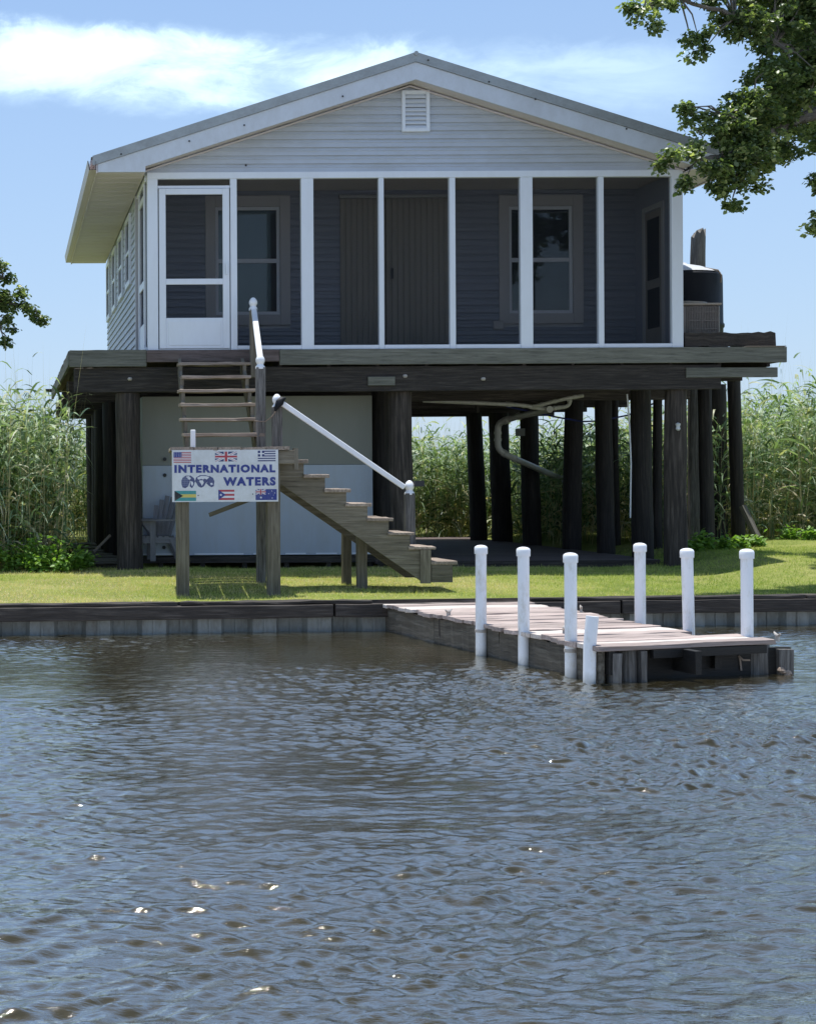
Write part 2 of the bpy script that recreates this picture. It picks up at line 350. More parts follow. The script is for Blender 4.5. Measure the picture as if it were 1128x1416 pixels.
# ------------------------------------------------------------------ ground and water
def bulk_y(x): return 14.58+.085*x                      # line of the bulkhead
def sstep(t): t = np.clip(t, 0, 1); return t*t*(3-2*t)
def gz(x, y):
    x = np.asarray(x, float); y = np.asarray(y, float)
    near = bulk_y(x); s = sstep((y-near)/(19.2-near))
    far = -1.13+.17*sstep((x-8.2)/1.3)+.06*sstep((x-9.6)/2.0)
    return -1.228*(1-s)+far*s + .010*np.sin(x*1.7+y*.9)+.006*np.sin(x*4.1-y*2.3)
def ground():
    xs = np.concatenate([[-900, -200, -60, -25, -12], np.arange(-7, 17, .2), [22, 40, 90, 250, 900]])
    ts = np.concatenate([np.arange(0, 8, .2), np.arange(8, 30, 1.0), [40, 70, 150, 400, 1500]])
    X, T = np.meshgrid(xs, ts); Y = bulk_y(np.clip(X, -60, 60))+.07+T; Z = gz(X, Y); Z = np.where(T > 17, -1.1, Z)
    V = np.stack([X, Y, Z], -1).reshape(-1, 3); n, m = X.shape
    i = np.arange((n-1)*m).reshape(n-1, m)[:, :-1].ravel(); F = np.stack([i, i+1, i+1+m, i+m], 1)
    # a bank face going down under the water
    b0 = len(V); Vb = np.stack([xs, bulk_y(np.clip(xs, -60, 60))+.07, np.full(len(xs), -3.2)], 1); V = np.concatenate([V, Vb])
    j = np.arange(len(xs)-1); F = np.concatenate([F, np.stack([b0+j, b0+j+1, j+1, j], 1)])
    o = np_mesh('ground', V, F, M['ground'], smooth=True); tag(o, kind='structure')
ground()
def water():
    x0, x1, y0, y1 = -3.0, 10.8, 2.3, 15.4
    xs = np.arange(x0, x1+1e-6, .0145); ys = np.concatenate([np.arange(y0, 9, .0078), np.arange(9, y1+1e-6, .0125)])
    X, Y = np.meshgrid(xs, ys); Z = np.zeros_like(X); SL = 0
    r = np.random.default_rng(5)
    ph = lambda: r.uniform(0, 6.283)
    # gust map
    G = np.zeros_like(X)
    for _ in range(9):
        k = r.uniform(.5, 1.7); a = r.uniform(0, 6.28); G += np.sin(k*(X*math.cos(a)+Y*math.sin(a)*1.4)+ph())
    G = np.clip(1+.30*G/1.5, .45, 1.75)
    calm = 1-.62*sstep((Y-9.3)/3.6)                     # sheltered water near the bank
    dx = .10*np.sin(X*1.3+Y*.8+1)+.06*np.sin(X*2.9-Y*2.1)
    XX, YY = X+dx, Y+.05*np.sin(X*3.7+Y*1.9)
    for lam_lo, lam_hi, n, sl in ((.6, 1.6, 10, .0085), (.20, .50, 22, .0100), (.09, .19, 70, .0195), (.045, .09, 100, .0175)):
        for _ in range(n):
            lam = math.exp(r.uniform(math.log(lam_lo), math.log(lam_hi))); k = 2*math.pi/lam
            a = R(90+6)+r.normal(0, .48)
            h = sl/k*math.sqrt(2)*np.sin(k*(XX*math.cos(a)+YY*math.sin(a))+ph())
            if lam < .3: h *= G
            Z += h
    Z *= calm
    Z = Z+ .9*np.maximum(Z, 0)**1.5                    # peak the crests slightly
    ex = sstep((X-x0)/.6)*sstep((x1-X)/.6)*sstep((Y-y0)/.6)*sstep((y1-Y)/.3); Z *= ex
    V = np.stack([X, Y, ZW+Z], -1).reshape(-1, 3); n, m = X.shape
    i = np.arange((n-1)*m).reshape(n-1, m)[:, :-1].ravel(); F = np.stack([i, i+1, i+1+m, i+m], 1)
    xa, xb, ya, yb = xs[0], xs[-1], ys[0], ys[-1]; b = len(V)
    Vo = np.array([(xa, ya), (xb, ya), (xb, yb), (xa, yb), (-500, -500), (500, -500), (500, 60), (-500, 60)], float)
    V = np.concatenate([V, np.c_[Vo, np.full(8, ZW)]])
    F = np.concatenate([F, np.array([(b+4, b+5, b+1, b), (b+5, b+6, b+2, b+1), (b+6, b+7, b+3, b+2), (b+7, b+4, b, b+3)])])
    o = np_mesh('water', V, F, M['water'], smooth=True); tag(o, kind='structure')
water()

# ------------------------------------------------------------------ bulkhead
def bulkhead():
    t = thing('bulkhead', (4, bulk_y(4), -1.2), 'long dark timber bulkhead with grey corrugated sheet piling along the water edge', 'bulkhead')
    for a, b in ((-9, -4.8), (-4.78, -.6), (-.58, 3.12), (3.14, 6.0), (6.02, 9.4), (9.42, 14)):
        m = MB(); m.beam((a, bulk_y(a)-.085, -1.262), (b, bulk_y(b)-.085, -1.262), .09, .128, n=10, jit=.0045, ends=.01)
        m.build('face_timber', M['old_timber'], t, bevel=.006)
    for a, b in ((-9, -3.2), (-3.19, 1.6), (1.61, 3.5), (5.1, 7.9), (7.92, 14)):
        m = MB(); m.beam((a, bulk_y(a)-.02, -1.180), (b, bulk_y(b)-.02, -1.180), .17, .030, n=16, jit=.006, ends=.03)
        m.build('cap_board', M['old_timber'], t, bevel=.004)
    # corrugated sheet: one folded strip with thickness
    m = MB(); x = -9.0; pts = []
    while x < 14:
        pts += [(x, 0), (x+.23, 0), (x+.27, .085), (x+.50, .085)]; x += .54
    for (xa, ya), (xb, yb) in zip(pts[:-1], pts[1:]):
        A = Vector((xa, bulk_y(xa)-.060+ya, 0)); B = Vector((xb, bulk_y(xb)-.060+yb, 0))
        zt, zb = -1.328, -2.2
        m.add([(A.x, A.y, zb), (B.x, B.y, zb), (B.x, B.y, zt), (A.x, A.y, zt)], [(0, 1, 2, 3)])
        if abs(ya-yb) < .01:                            # interlock rib at the middle of each pan
            C = (A+B)/2; m.box(C.x-.009, C.x+.009, C.y-.012, C.y+.004, zb, zt)
    m.build('sheet_piling', M['sheet'], t)
    m = MB(); m.beam((-9, bulk_y(-9)+.03, -1.25), (14, bulk_y(14)+.03, -1.25), .03, .16)
    m.build('back_timber', M['old_timber'], t)
bulkhead()

# ------------------------------------------------------------------ stilt house
DW, DB, DR = 19.30, 20.55, 26.70        # porch front, porch back wall, house back wall
XL, XR = 1.725, 8.53                     # side walls
ZF, ZS = 1.665, 3.87                     # deck top, soffit
RX, RZ, SLOPE = 5.085, 5.325, .316        # ridge
DF = 19.00                               # roof front edge
def X_(px, D=DW): return (px-PX0)*D/FPX
def house():
    h = thing('stilt_house', (5.1, 23, -1.1), 'raised white clapboard house with dark screened porch on tall black pilings', 'house')
    # --- siding
    def roofz(x): return RZ-.33-SLOPE*abs(x-RX)         # underside of the rake
    def clap_front(m, y, z0, z1, xa, xb, step=.103, gable=False, depth=.026, holes=()):
        z = z0
        while z < z1-1e-4:
            zt = min(z+step, z1)
            if gable:
                wb = (RZ-.30-z)/SLOPE; wt = (RZ-.30-zt)/SLOPE
                a0, a1, b0, b1 = max(xa, RX-wb), min(xb, RX+wb), max(xa, RX-wt), min(xb, RX+wt)
                if wt <= 0: break
                segs = [(a0, a1, b0, b1)]
            else:
                segs = [(xa, xb)]
                for hx0, hx1, hz0, hz1 in holes:
                    if zt > hz0+.01 and z < hz1-.01:
                        ns = []
                        for a, b in segs:
                            if hx1 <= a or hx0 >= b: ns.append((a, b)); continue
                            if hx0 > a: ns.append((a, hx0))
                            if hx1 < b: ns.append((hx1, b))
                        segs = ns
                segs = [(a, b, a, b) for a, b in segs]
            for a0, a1, b0, b1 in segs:
                zm = z+(zt-z)*.52; am, bm = a0+(b0-a0)*.52, a1+(b1-a1)*.52
                m.add([(a0, y-depth, z), (a1, y-depth, z), (a0, y, z), (a1, y, z),
                       (am, y-depth*.45, zm), (bm, y-depth*.45, zm), (am, y-depth*.8, zm+.004), (bm, y-depth*.8, zm+.004), (b0, y, zt), (b1, y, zt)],
                      [(0, 1, 5, 4), (4, 5, 7, 6), (6, 7, 9, 8), (2, 3, 1, 0)])
            z += step
    def clap_side(m, x, sgn, z0, z1, ya, yb, step=.103, depth=.020):
        z = z0
        while z < z1-1e-4:
            zt = min(z+step, z1)
            vs = [(x+sgn*depth, ya, z), (x+sgn*depth, yb, z), (x+sgn*.002, yb, zt), (x+sgn*.002, ya, zt), (x, ya, z), (x, yb, z)]
            fs = [(0, 1, 2, 3), (4, 5, 1, 0)]
            if sgn > 0: pass
            m.add(vs, [f[::-1] for f in fs] if sgn < 0 else fs); z += step
    m = MB(); clap_front(m, DW, 3.925, 5.2, XL-.03, XR+.03, gable=True); 
    m.build('gable_siding', M['siding'], h)
    m = MB(); m.prism_y([(XL-.02, 3.90), (XR+.02, 3.90), (XR+.02, roofz(XR)), (RX, roofz(RX)), (XL-.02, roofz(XL))], DW+.01, DW+.10)
    m.build('gable_wall', M['siding'], h)
    # window openings on the porch back wall
    def bx(px): return (px-PX0)*DB/FPX
    def bz(py, px=500): return at(px, py, DB).z
    W1 = (at(284, 360, DB).x, at(401, 360, DB).x, at(340, 450, DB).z, at(340, 271, DB).z)
    W2 = (at(689, 360, DB).x, at(805, 360, DB).x, at(747, 448, DB).z, at(747, 270, DB).z)
    SH = (at(470, 380, DB).x, at(622, 380, DB).x, ZF, at(545, 272, DB).z)
    m = MB(); clap_front(m, DB, ZF, 3.95, XL+.02, XR-.02, step=.100, holes=[W1, W2, SH]); m.build('porch_wall_siding', M['porch_siding'], h)
    # wall core around the openings
    m = MB(); y0, y1 = DB+.012, DB+.14; xs = [XL+.02, W1[0]+.1, W1[1]-.1, SH[0]+.05, SH[1]-.05, W2[0]+.1, W2[1]-.1, XR-.02]
    for a, b, c, d in ((xs[0], xs[1], ZF, 3.95), (xs[2], xs[3], ZF, 3.95), (xs[4], xs[5], ZF, 3.95), (xs[6], xs[7], ZF, 3.95),
                       (xs[1], xs[2], ZF, W1[2]+.1), (xs[1], xs[2], W1[3]-.1, 3.95), (xs[3], xs[4], SH[3]-.05, 3.95), (xs[5], xs[6], ZF, W2[2]+.1), (xs[5], xs[6], W2[3]-.1, 3.95)):
        m.box(a, b, y0, y1, c, d)
    m.build('porch_back_wall', M['siding'], h)
    def window(W, D, blind, nm='window'):
        x0, x1, z0, z1 = W; t = .135; f = MB()
        f.box(x0, x0+t, D-.035, D+.03, z0, z1); f.box(x1-t, x1, D-.035, D+.03, z0, z1)
        f.box(x0+t, x1-t, D-.035, D+.03, z1-t*1.1, z1); f.box(x0+t, x1-t, D-.035, D+.03, z0, z0+t*1.05)
        w = f.build(nm, M['win_trim'], h, bevel=.004)
        a, b, c, d = x0+t, x1-t, z0+t*1.05, z1-t*1.1; zm = (c+d)/2; s = MB(); q = .045
        for u0, u1, v0, v1, yy in ((a, a+q, c, d, 0), (b-q, b, c, d, 0), (a+q, b-q, c, c+q, .001), (a+q, b-q, d-q, d, .001), (a+q, b-q, zm-.028, zm+.028, -.004)):
            s.box(u0, u1, D+.0+yy, D+.03+yy, v0, v1)
        s.build('sash', M['trim'], w, bevel=.003)
        g = MB(); g.box(a+q, b-q, D+.014, D+.018, c+q, zm-.028); g.box(a+q, b-q, D+.014, D+.018, zm+.028, d-q); g.build('pane', M['glass'], w)
        if blind:
            k = MB(); k.box(a+q, b-q-.07, D+.06, D+.064, c+q, d-q); k.build('blind', M['blind'], w)
        return w
    window(W1, DB, True); window(W2, DB, False)
    m = MB()                                            # dim room behind the glass
    m.box(XL+.15, XR-.15, DB+1.6, DB+1.62, ZF, 3.9); m.build('inner_wall', M['shutter'], h)
    # shutters over the porch door
    sx = (SH[0]+SH[1])/2-.13
    for a, b in ((SH[0], sx-.004), (sx+.004, SH[1])):
        m = MB(); n = int((b-a)/.075); w = (b-a)/n
        for i in range(n):
            x = a+i*w; m.add([(x, DB-.045, SH[2]+.02), (x+w*.42, DB-.045, SH[2]+.02), (x+w*.5, DB-.030, SH[2]+.02), (x+w*.92, DB-.030, SH[2]+.02), (x+w, DB-.045, SH[2]+.02),
                              (x, DB-.045, SH[3]-.03), (x+w*.42, DB-.045, SH[3]-.03), (x+w*.5, DB-.030, SH[3]-.03), (x+w*.92, DB-.030, SH[3]-.03), (x+w, DB-.045, SH[3]-.03)],
                             [(0, 1, 6, 5), (1, 2, 7, 6), (2, 3, 8, 7), (3, 4, 9, 8)], r=.5)
        m.box(a, b, DB-.028, DB-.005, SH[2]+.02, SH[3]-.03, r=.5)
        s = m.build('shutter', M['shutter'], h)
        if a > SH[0]:
            k = MB(); k.box(a+.06, a+.085, DB-.085, DB-.046, 2.72, 2.86); k.build('handle', M['black'], s)
    m = MB(); m.box(SH[0]-.02, SH[1]+.03, DB-.09, DB-.013, SH[3]-.028, SH[3]+.012); m.build('shutter_track', M['galv'], h)
    m = MB(); p = at(688, 450, DB); m.box(p.x-.07, p.x+.07, DB-.05, DB-.011, p.z-.06, p.z+.06); m.build('outlet_cover', M['win_trim'], h, bevel=.01)
    # --- porch frame
    zt0, zt1 = at(500, 247, DW).z, 3.925
    def post(pa, pb, nm='porch_post', d0=DW-.045, d1=DW+.05, z0=ZF, z1=zt0):
        m = MB(); m.box(X_(pa), X_(pb), d0, d1, z0, z1); return m.build(nm, M['trim'], h, bevel=.004)
    posts = [(204.5, 219), (319, 328), (416.5, 433.5), (523.5, 530.5), (621, 629), (718.5, 735.5), (826, 833.5), (927, 942.5)]
    for a, b in posts: post(a+1, b+1)
    m = MB(); m.box(X_(205.5), X_(943.5), DW-.05, DW+.05, zt0, zt1-.004); m.build('porch_header', M['trim'], h, bevel=.004)
    m = MB()
    for (a, b), (c, d) in zip(posts[1:-1], posts[2:]): m.box(X_(b+1)+.001, X_(c+1)-.001, DW-.04, DW+.045, ZF+.003, ZF+.055)
    m.build('bottom_rail', M['trim'], h, bevel=.004)
    for (a, b), (c, d) in zip(posts[1:-1], posts[2:]):
        m = MB(); m.box(X_(b+1)-.01, X_(c+1)+.01, DW+.012, DW+.014, ZF+.05, zt0+.005); m.build('screen_panel', M['screen'], h)
    # screen door with transom
    xa, xb = X_(220)+.002, X_(320)-.002; zd = at(270, 261, DW).z
    m = MB(); m.box(xa, xb, DW-.03, DW+.045, zd, zd+.035); m.build('door_head', M['trim'], h, bevel=.003)
    m = MB(); m.box(xa, xb, DW-.03, DW+.04, ZF+.002, ZF+.018); m.build('door_sill', M['trim'], h, bevel=.003)
    m = MB(); m.box(xa, xb, DW+.012, DW+.014, zd+.03, zt0+.005); m.build('transom_screen', M['screen'], h)
    d = MB(); q0, q1 = xa+.012, xb-.012; zk = at(270, 440, DW).z; zc0, zc1 = at(270, 394, DW).z, at(270, 386, DW).z; ztp = zd-.006; st = .085
    d.box(q0, q0+st, DW-.05, DW-.012, ZF+.02, ztp); d.box(q1-st, q1, DW-.05, DW-.012, ZF+.02, ztp)
    d.box(q0+st, q1-st, DW-.049, DW-.013, ztp-.075, ztp); d.box(q0+st, q1-st, DW-.049, DW-.013, zc0, zc1); d.box(q0+st, q1-st, DW-.045, DW-.017, ZF+.021, zk)
    dd = d.build('screen_door', M['trim'], h, bevel=.004)
    k = MB(); k.box(q0+st-.005, q1-st+.005, DW-.028, DW-.026, zk-.01, ztp-.07); k.build('door_screen', M['screen'], dd)
    k = MB(); k.box(q1-.05, q1-.03, DW-.085, DW-.051, 2.62, 2.76); k.build('handle', M['trim'], dd)
    k = MB(); k.box(q0+st+.03, q1-st-.03, DW-.052, DW-.0455, ZF+.06, zk-.04); k.build('kick_panel', M['trim'], dd, bevel=.004)
    # --- side walls
    for sx_, nm in ((XL, 'side_siding'), (XR, 'side_siding')):
        sg = -1 if sx_ == XL else 1
        m = MB(); clap_side(m, sx_, sg, ZF, ZS+.02, DB+.10, DR); m.build(nm, M['siding'], h)
        m = MB(); m.box(min(sx_, sx_-sg*.1), max(sx_, sx_-sg*.1)-.001, DB+.145, DR, ZF, 4.05); m.build('side_wall', M['siding'], h)
        m = MB(); m.box(sx_-.022 if sg < 0 else sx_-.08, sx_+.08 if sg < 0 else sx_+.022, DB+.0, DB+.10, ZF, ZS); m.build('corner_board', M['win_trim'], h, bevel=.004)
        # side of the porch: posts, rail and screen, with a door frame
        m = MB(); xo0, xo1 = (sx_, sx_+.05) if sg < 0 else (sx_-.05, sx_)
        m.box(xo0, xo1, DW+.055, DB-.001, 3.82, 3.92); m.box(xo0+.001, xo1-.001, DW+.055, DB-.001, ZF, ZF+.05)
        m.box(xo0, xo1, DW+.20, DW+.27, ZF+.05, 3.82); m.box(xo0, xo1, DB-.27, DB-.20, ZF+.05, 3.82)
        m.box(xo0+.005, xo1-.005, DW+.27, DB-.27, 3.62, 3.70); m.box(xo0+.005, xo1-.005, DW+.27, DB-.27, 2.50, 2.60); m.box(xo0+.012, xo1-.012, DW+.27, DB-.27, ZF+.05, 2.05)
        m.build('side_screen_frame', M['trim'] if sg < 0 else M['win_trim'], h, bevel=.004)
        if sg > 0:                                      # the right end is closed: panelled wall with a door
            m = MB(); m.box(XR-.075, XR-.051, DW+.056, DB-.002, ZF+.002, 3.9); m.build('end_wall', M['porch_siding'], h)
            m = MB()
            for a, b, c, e in ((DW+.30, DW+.37, ZF+.01, 3.60), (DB-.36, DB-.29, ZF+.01, 3.60), (DW+.371, DB-.361, 3.53, 3.60)): m.box(XR-.10, XR-.076, a, b, c, e)
            w = m.build('end_door_frame', M['win_trim'], h, bevel=.003)
            m = MB(); m.box(XR-.088, XR-.076, DW+.372, DB-.362, ZF+.02, 3.52); m.build('end_door', M['shutter'], w)
            for c, e in ((2.62, 3.42), (1.98, 2.5)):
                m = MB(); m.box(XR-.094, XR-.089, DW+.45, DB-.44, c, e); m.build('pane', M['tank'], w)
        m = MB(); xm = (xo0+xo1)/2; m.box(xm-.001, xm+.001, DW+.05, DB, ZF+.04, 3.83); m.build('side_screen', M['screen'], h)
    m = MB(); clap_front(m, DR-.0, ZF, 3.9, XL, XR); 
    m = MB(); m.box(XL+.101, XR-.101, DR-.1, DR, ZF, 4.0); m.build('rear_wall', M['siding'], h)
    for y in (21.75, 23.2, 24.7, 26.1):                 # narrow windows along the left wall
        m = MB(); a, b, c, e = y-.40, y+.40, 2.78, 3.78
        for p in ((a, a+.09, c, e), (b-.09, b, c, e), (a+.09, b-.09, c, c+.08), (a+.09, b-.09, e-.08, e)): m.box(XL-.045, XL+.0, p[0], p[1], p[2], p[3])
        m.box(XL-.035, XL+.0, a+.09, b-.09, 3.25, 3.30)
        w = m.build('side_window', M['trim'], h, bevel=.003)
        g = MB(); g.box(XL-.020, XL-.017, a+.09, b-.09, c+.08, e-.08); g.build('pane', M['tank'], w)
    # --- roof
    YB = DR+.22; oh = 4.06; ZE = RZ-SLOPE*oh; th = .035
    for sg in (-1, 1):
        m = MB(); n = 18; vs = []; fs = []; y0, y1 = DF-.03, YB
        ny = int((y1-y0)/.0575); 
        for i in range(ny+1):
            y = y0+(y1-y0)*i/ny; rib = .014 if i % 4 == 0 else 0.0
            vs += [(RX, y, RZ+rib), (RX+sg*oh, y, ZE+rib)]
        fs = [(2*i, 2*i+1, 2*i+3, 2*i+2) for i in range(ny)]
        if sg > 0: fs = [f[::-1] for f in fs]
        fs = [f[::-1] for f in fs]
        m.add(vs, fs, r=.5); m.build('roof_sheet', M['galv'], h)
        # deck under the metal
        m = MB(); a, b = (RX, RX+sg*oh) if sg > 0 else (RX-oh, RX)
        za, zb = (RZ-.012, ZE-.012) if sg > 0 else (ZE-.012, RZ-.012)
        m.prism_y([(a, za-.05), (b, zb-.05), (b, zb), (a, za)], DF+.03, YB-.01); m.build('roof_deck', M['soffit'], h)
        # galvanised rake trim and white fascia, slightly staggered
        zz = lambda x, off: RZ-SLOPE*abs(x-RX)-off
        xe = RX+sg*(oh-.02)
        m = MB(); A, B = sorted((RX, xe)); m.prism_y([(A, zz(A, .098)), (B, zz(B, .098)), (B, zz(B, -.022)), (A, zz(A, -.022))], DF-.045, DF-.032); m.build('rake_trim', M['galv'], h)
        m = MB(); zbot = ZS; xw = XL-.02 if sg < 0 else XR+.02; xo = RX+sg*(oh-.085)
        if sg < 0: pts = [(RX, zz(RX, .315)), (RX, zz(RX, .100)), (xo, zz(xo, .100)), (xo, zbot), (xw, zbot), (xw, zz(xw, .315))][::-1]
        else: pts = [(RX, zz(RX, .315)), (xw, zz(xw, .315)), (xw, zbot), (xo, zbot), (xo, zz(xo, .100)), (RX, zz(RX, .100))]
        m.prism_y(pts, DF-.026, DF+.0); m.build('fascia', M['fascia'], h)
        # rake soffit (the narrow underside between fascia and gable)
        m = MB(); A, B = sorted((RX, xw)); m.prism_y([(A, zz(A, .300)), (B, zz(B, .300)), (B, zz(B, .285)), (A, zz(A, .285))], DF, DW+.01)
        k = m.build('rake_soffit', M['soffit'], h)
        m = MB(); A, B = sorted((RX, xw)); N_ = 40          # J-channel strip with vent slots under the rake
        m.prism_y([(A, zz(A, .335)), (B, zz(B, .335)), (B, zz(B, .318)), (A, zz(A, .318))], DW-.055, DW-.016); m.build('rake_channel', M['soffit'], h)
        m = MB()
        for i in range(N_):
            x = A+(B-A)*(i+.5)/N_
            if random.random() < .8: m.box(x-.022, x+.012, DF-.0245, DF-.0225, zz(x, .3145), zz(x, .306))
        # eave soffit, side fascia and gutter
        a, b = sorted((xw, xo)); m = MB()
        m.box(a, b, DF, YB-.02, ZS+.002, ZS+.02)
        for i in range(int((YB-DF)/.3)): m.box(a+.01, b-.01, DF+.05+i*.3, DF+.058+i*.3, ZS-.001, ZS+.002)
        m.build('eave_soffit', M['soffit'], h)
        m = MB(); a, b = sorted((xo+sg*.002, xo+sg*.022)); m.box(a, b, DF-.02, YB, ZS-.01, ZE-.03); m.build('side_fascia', M['soffit'], h)
        m = MB(); g0 = xo+sg*.024
        sec = [(0, .02), (0, .13), (.008, .13), (.008, .028), (.075, .028), (.095, .135), (.105, .135), (.085, .02)]
        sec = [(g0+sg*u, ZS+v) for u, v in sec]
        vs = [(x, DF-.06, z) for x, z in sec]+[(x, YB+.02, z) for x, z in sec]; n = len(sec)
        fs = [(i, (i+1) % n, (i+1) % n+n, i+n) for i in range(n)]; m.add(vs, fs)
        m.build('gutter', M['soffit'], h)
    m = MB(); m.tube([(RX, DF-.06, RZ+.004), (RX, YB, RZ+.004)], .028, 8); m.build('ridge_cap', M['galv'], h)
    m = MB()                                            # screw heads on the rake trim
    for px, py in ((168, 213), (474, 133), (338, 173), (592, 83), (676, 113), (740, 137), (866, 178), (262, 195)):
        p = at(px, py, DF-.05); m.lathe((p.x, DF-.047, p.z), [(.009, -.009), (.012, 0), (.009, .009)], 8)
    m.build('screw', M['black'], h)
    # gable vent
    x0, x1 = at(554.5, 150, DW).x, at(593, 150, DW).x; z0, z1 = at(573, 183, DW).z, at(573, 126, DW).z
    m = MB(); t = .045; yf, yb = DW-.05, DW-.005
    for p in ((x0, x0+t, z0, z1), (x1-t, x1, z0, z1), (x0+t, x1-t, z0, z0+t), (x0+t, x1-t, z1-t, z1)): m.box(p[0], p[1], yf, yb, p[2], p[3])
    v = m.build('gable_vent', M['trim'], h, bevel=.005)
    m = MB(); n = 8; dz = (z1-z0-2*t)/n
    for i in range(n):
        z = z0+t+i*dz; m.add([(x0+t, yf+.008, z+.004), (x1-t, yf+.008, z+.004), (x1-t, yb, z+dz*.95), (x0+t, yb, z+dz*.95), (x0+t, yf+.012, z-.002), (x1-t, yf+.012, z-.002), (x1-t, yb+.003, z+dz*.85), (x0+t, yb+.003, z+dz*.85)],
                             [(0, 1, 2, 3), (4, 7, 6, 5), (0, 4, 5, 1)])
    m.build('louvre', M['trim'], v)
    m = MB(); m.box(x0+t, x1-t, DW-.006, DW-.003, z0+t, z1-t); m.build('vent_backing', M['black'], v)
    for px, py in ((340, 229),):
        p = at(px, py, DW); m = MB(); m.lathe((p.x, DW-.012, p.z-.012), [(.008, 0), (.014, .012), (.008, .024)], 8); m.build('bolt_head', M['black'], h)
    m = MB(); a = at(942, 222, DW-.1); m.beam((XR+.03, DW-.08, ZS+.05), (XR+.03, DW-.08, ZS+.35), .02, .02); m.build('corner_strip', M['trim'], h)
    m = MB(); m.box(XL+.0, XR-.0, DW+.051, DB+.011, 3.925, 3.95); m.build('porch_ceiling', M['soffit'], h)
    m = MB(); m.prism_y([(XL, 4.0), (XR, 4.0), (XR, roofz(XR)+.2), (RX, roofz(RX)+.2), (XL, roofz(XL)+.2)], DR-.1, DR-.02); m.build('rear_gable', M['siding'], h)
    # --- elevated deck
    DL, DRt, DY1 = .755, 9.82, 27.4
    m = MB(); y = 19.33; 
    while y < DY1-.1:
        m.box(DL+random.uniform(-.015, .015), DRt-.03+random.uniform(-.02, .01), y, y+.135, ZF-.045, ZF-.004); y += .142
    m.build('deck_boards', M['brown_board'], h)
    m = MB()
    m.beam((.755, 19.235, 1.563), (X_(204, 19.2), 19.235, 1.563), .04, .212, n=8, jit=.003)
    m.beam((X_(388, 19.2), 19.232, 1.567), (DRt, 19.232, 1.567), .04, .196, n=30, jit=.002)
    m.build('deck_fascia', M['fascia_board'], h, bevel=.003)
    m = MB(); m.beam((X_(203, 19.2)+.01, 19.215, 1.585), (X_(387, 19.2), 19.215, 1.585), .04, .150, n=6, jit=.002); m.build('stair_header', M['brown_board'], h, bevel=.003)
    m = MB(); a = at(948, 508, 19.27); b = at(1074, 522, 19.27); m.beam((a.x, 19.275, (a.z+b.z)/2-.0), (b.x, 19.275, (a.z+b.z)/2), .04, a.z-b.z-.01, n=5, jit=.002)
    m.build('lower_fascia', M['fascia_board'], h, bevel=.003)
    m = MB(); m.beam((DL+.005, 19.27, 1.575), (DL+.005, DY1, 1.575), .035, .17, n=24, jit=.006); m.build('side_fascia', M['fascia_board'], h)
    m = MB(); m.box(DRt-.04, DRt-.005, 19.27, DY1, 1.48, 1.655); m.build('side_fascia', M['fascia_board'], h)
    # joists along the depth, then transverse beams
    for x in np.arange(.95, 9.7, .62):
        m = MB(); m.box(x-.02, x+.02, 19.30, DY1-.02, 1.42, ZF-.047); m.build('joist', M['old_timber'], h)
    for y in (21.3, 23.4, 25.1, 26.6):
        m = MB(); m.beam((.80, y, 1.26), (9.5, y, 1.26), .12, .30, n=12, jit=.006); m.build('beam', M['old_timber'], h)
    m = MB(); m.beam((.815, 19.33, 1.292), (9.02, 19.33, 1.292), .10, .315, n=26, jit=.005); m.build('beam', M['old_timber'], h, bevel=.006)
    m = MB(); p = at(527, 527, 19.27); m.box(p.x-.17, p.x+.17, 19.245, 19.278, p.z-.055, p.z+.055); m.build('splice_plate', M['fascia_board'], h, bevel=.003)
    m = MB()
    for px, py in ((560, 520), (180, 524), (668, 524)):
        p = at(px, py, 19.27); m.lathe((p.x, 19.272, p.z-.02), [(.02, 0), (.03, .015), (.03, .025), (.02, .04)], 10)
    m.build('bolt_washer', M['rust'], h)
    m = MB(); m.beam((8.56, 19.32, 1.762), (9.71, 19.32, 1.770), .10, .175, n=16, jit=.012)
    m.build('curb_timber', M['old_timber'], h)
    m = MB(); m.box(9.3, 9.80, 19.19, 19.26, 1.667, 1.677); m.build('light_strip', M['tread'], h)
    m = MB(); m.beam((.63, 27.2, 1.64), (.80, 27.2, 1.64), .15, .05); m.build('plank_end', M['old_timber'], h)
    m = MB(); m.beam((8.9, 19.6, 1.30), (9.42, 19.6, 1.30), .09, .08); m.build('outrigger', M['old_timber'], h)
    # --- pilings
    def pile(pa, pb, yb, D, lean=0, ztop=1.24, dt=0, rr=.5, nm='piling'):
        """pa..pb pixel extent near the base, yb base pixel row"""
        a, b = at(pa, yb, D), at(pb, yb, D); r_ = (b.x-a.x)/2; x = (a.x+b.x)/2
        zb = float(gz(x, D))-.15
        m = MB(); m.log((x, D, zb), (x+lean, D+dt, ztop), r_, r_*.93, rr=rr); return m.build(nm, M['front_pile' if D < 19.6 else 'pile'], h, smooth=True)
    pile(161, 197, 785, 19.45, ztop=1.13)               # front row
    pile(539, 572, 783, 19.50, ztop=1.13)
    pile(515, 540, 775, 20.6, ztop=1.2)
    pile(919, 950, 766, 19.45, lean=0)
    pile(874, 903, 766, 20.35, lean=-.02); pile(903, 916, 760, 21.6)
    pile(824, 848, 758, 21.6); pile(847, 857, 757, 23.0)
    pile(777, 803, 754, 22.9, lean=.05); pile(724, 750, 748, 24.4, lean=-.06)
    pile(679, 707, 745, 26.0, lean=-.03); pile(650, 673, 739, 26.5, lean=-.08)
    pile(967, 986, 749, 21.5, ztop=1.40); pile(984, 1007, 747, 22.6, ztop=1.40, lean=-.05); pile(1012, 1030, 745, 21.9, ztop=1.45, lean=-.06)
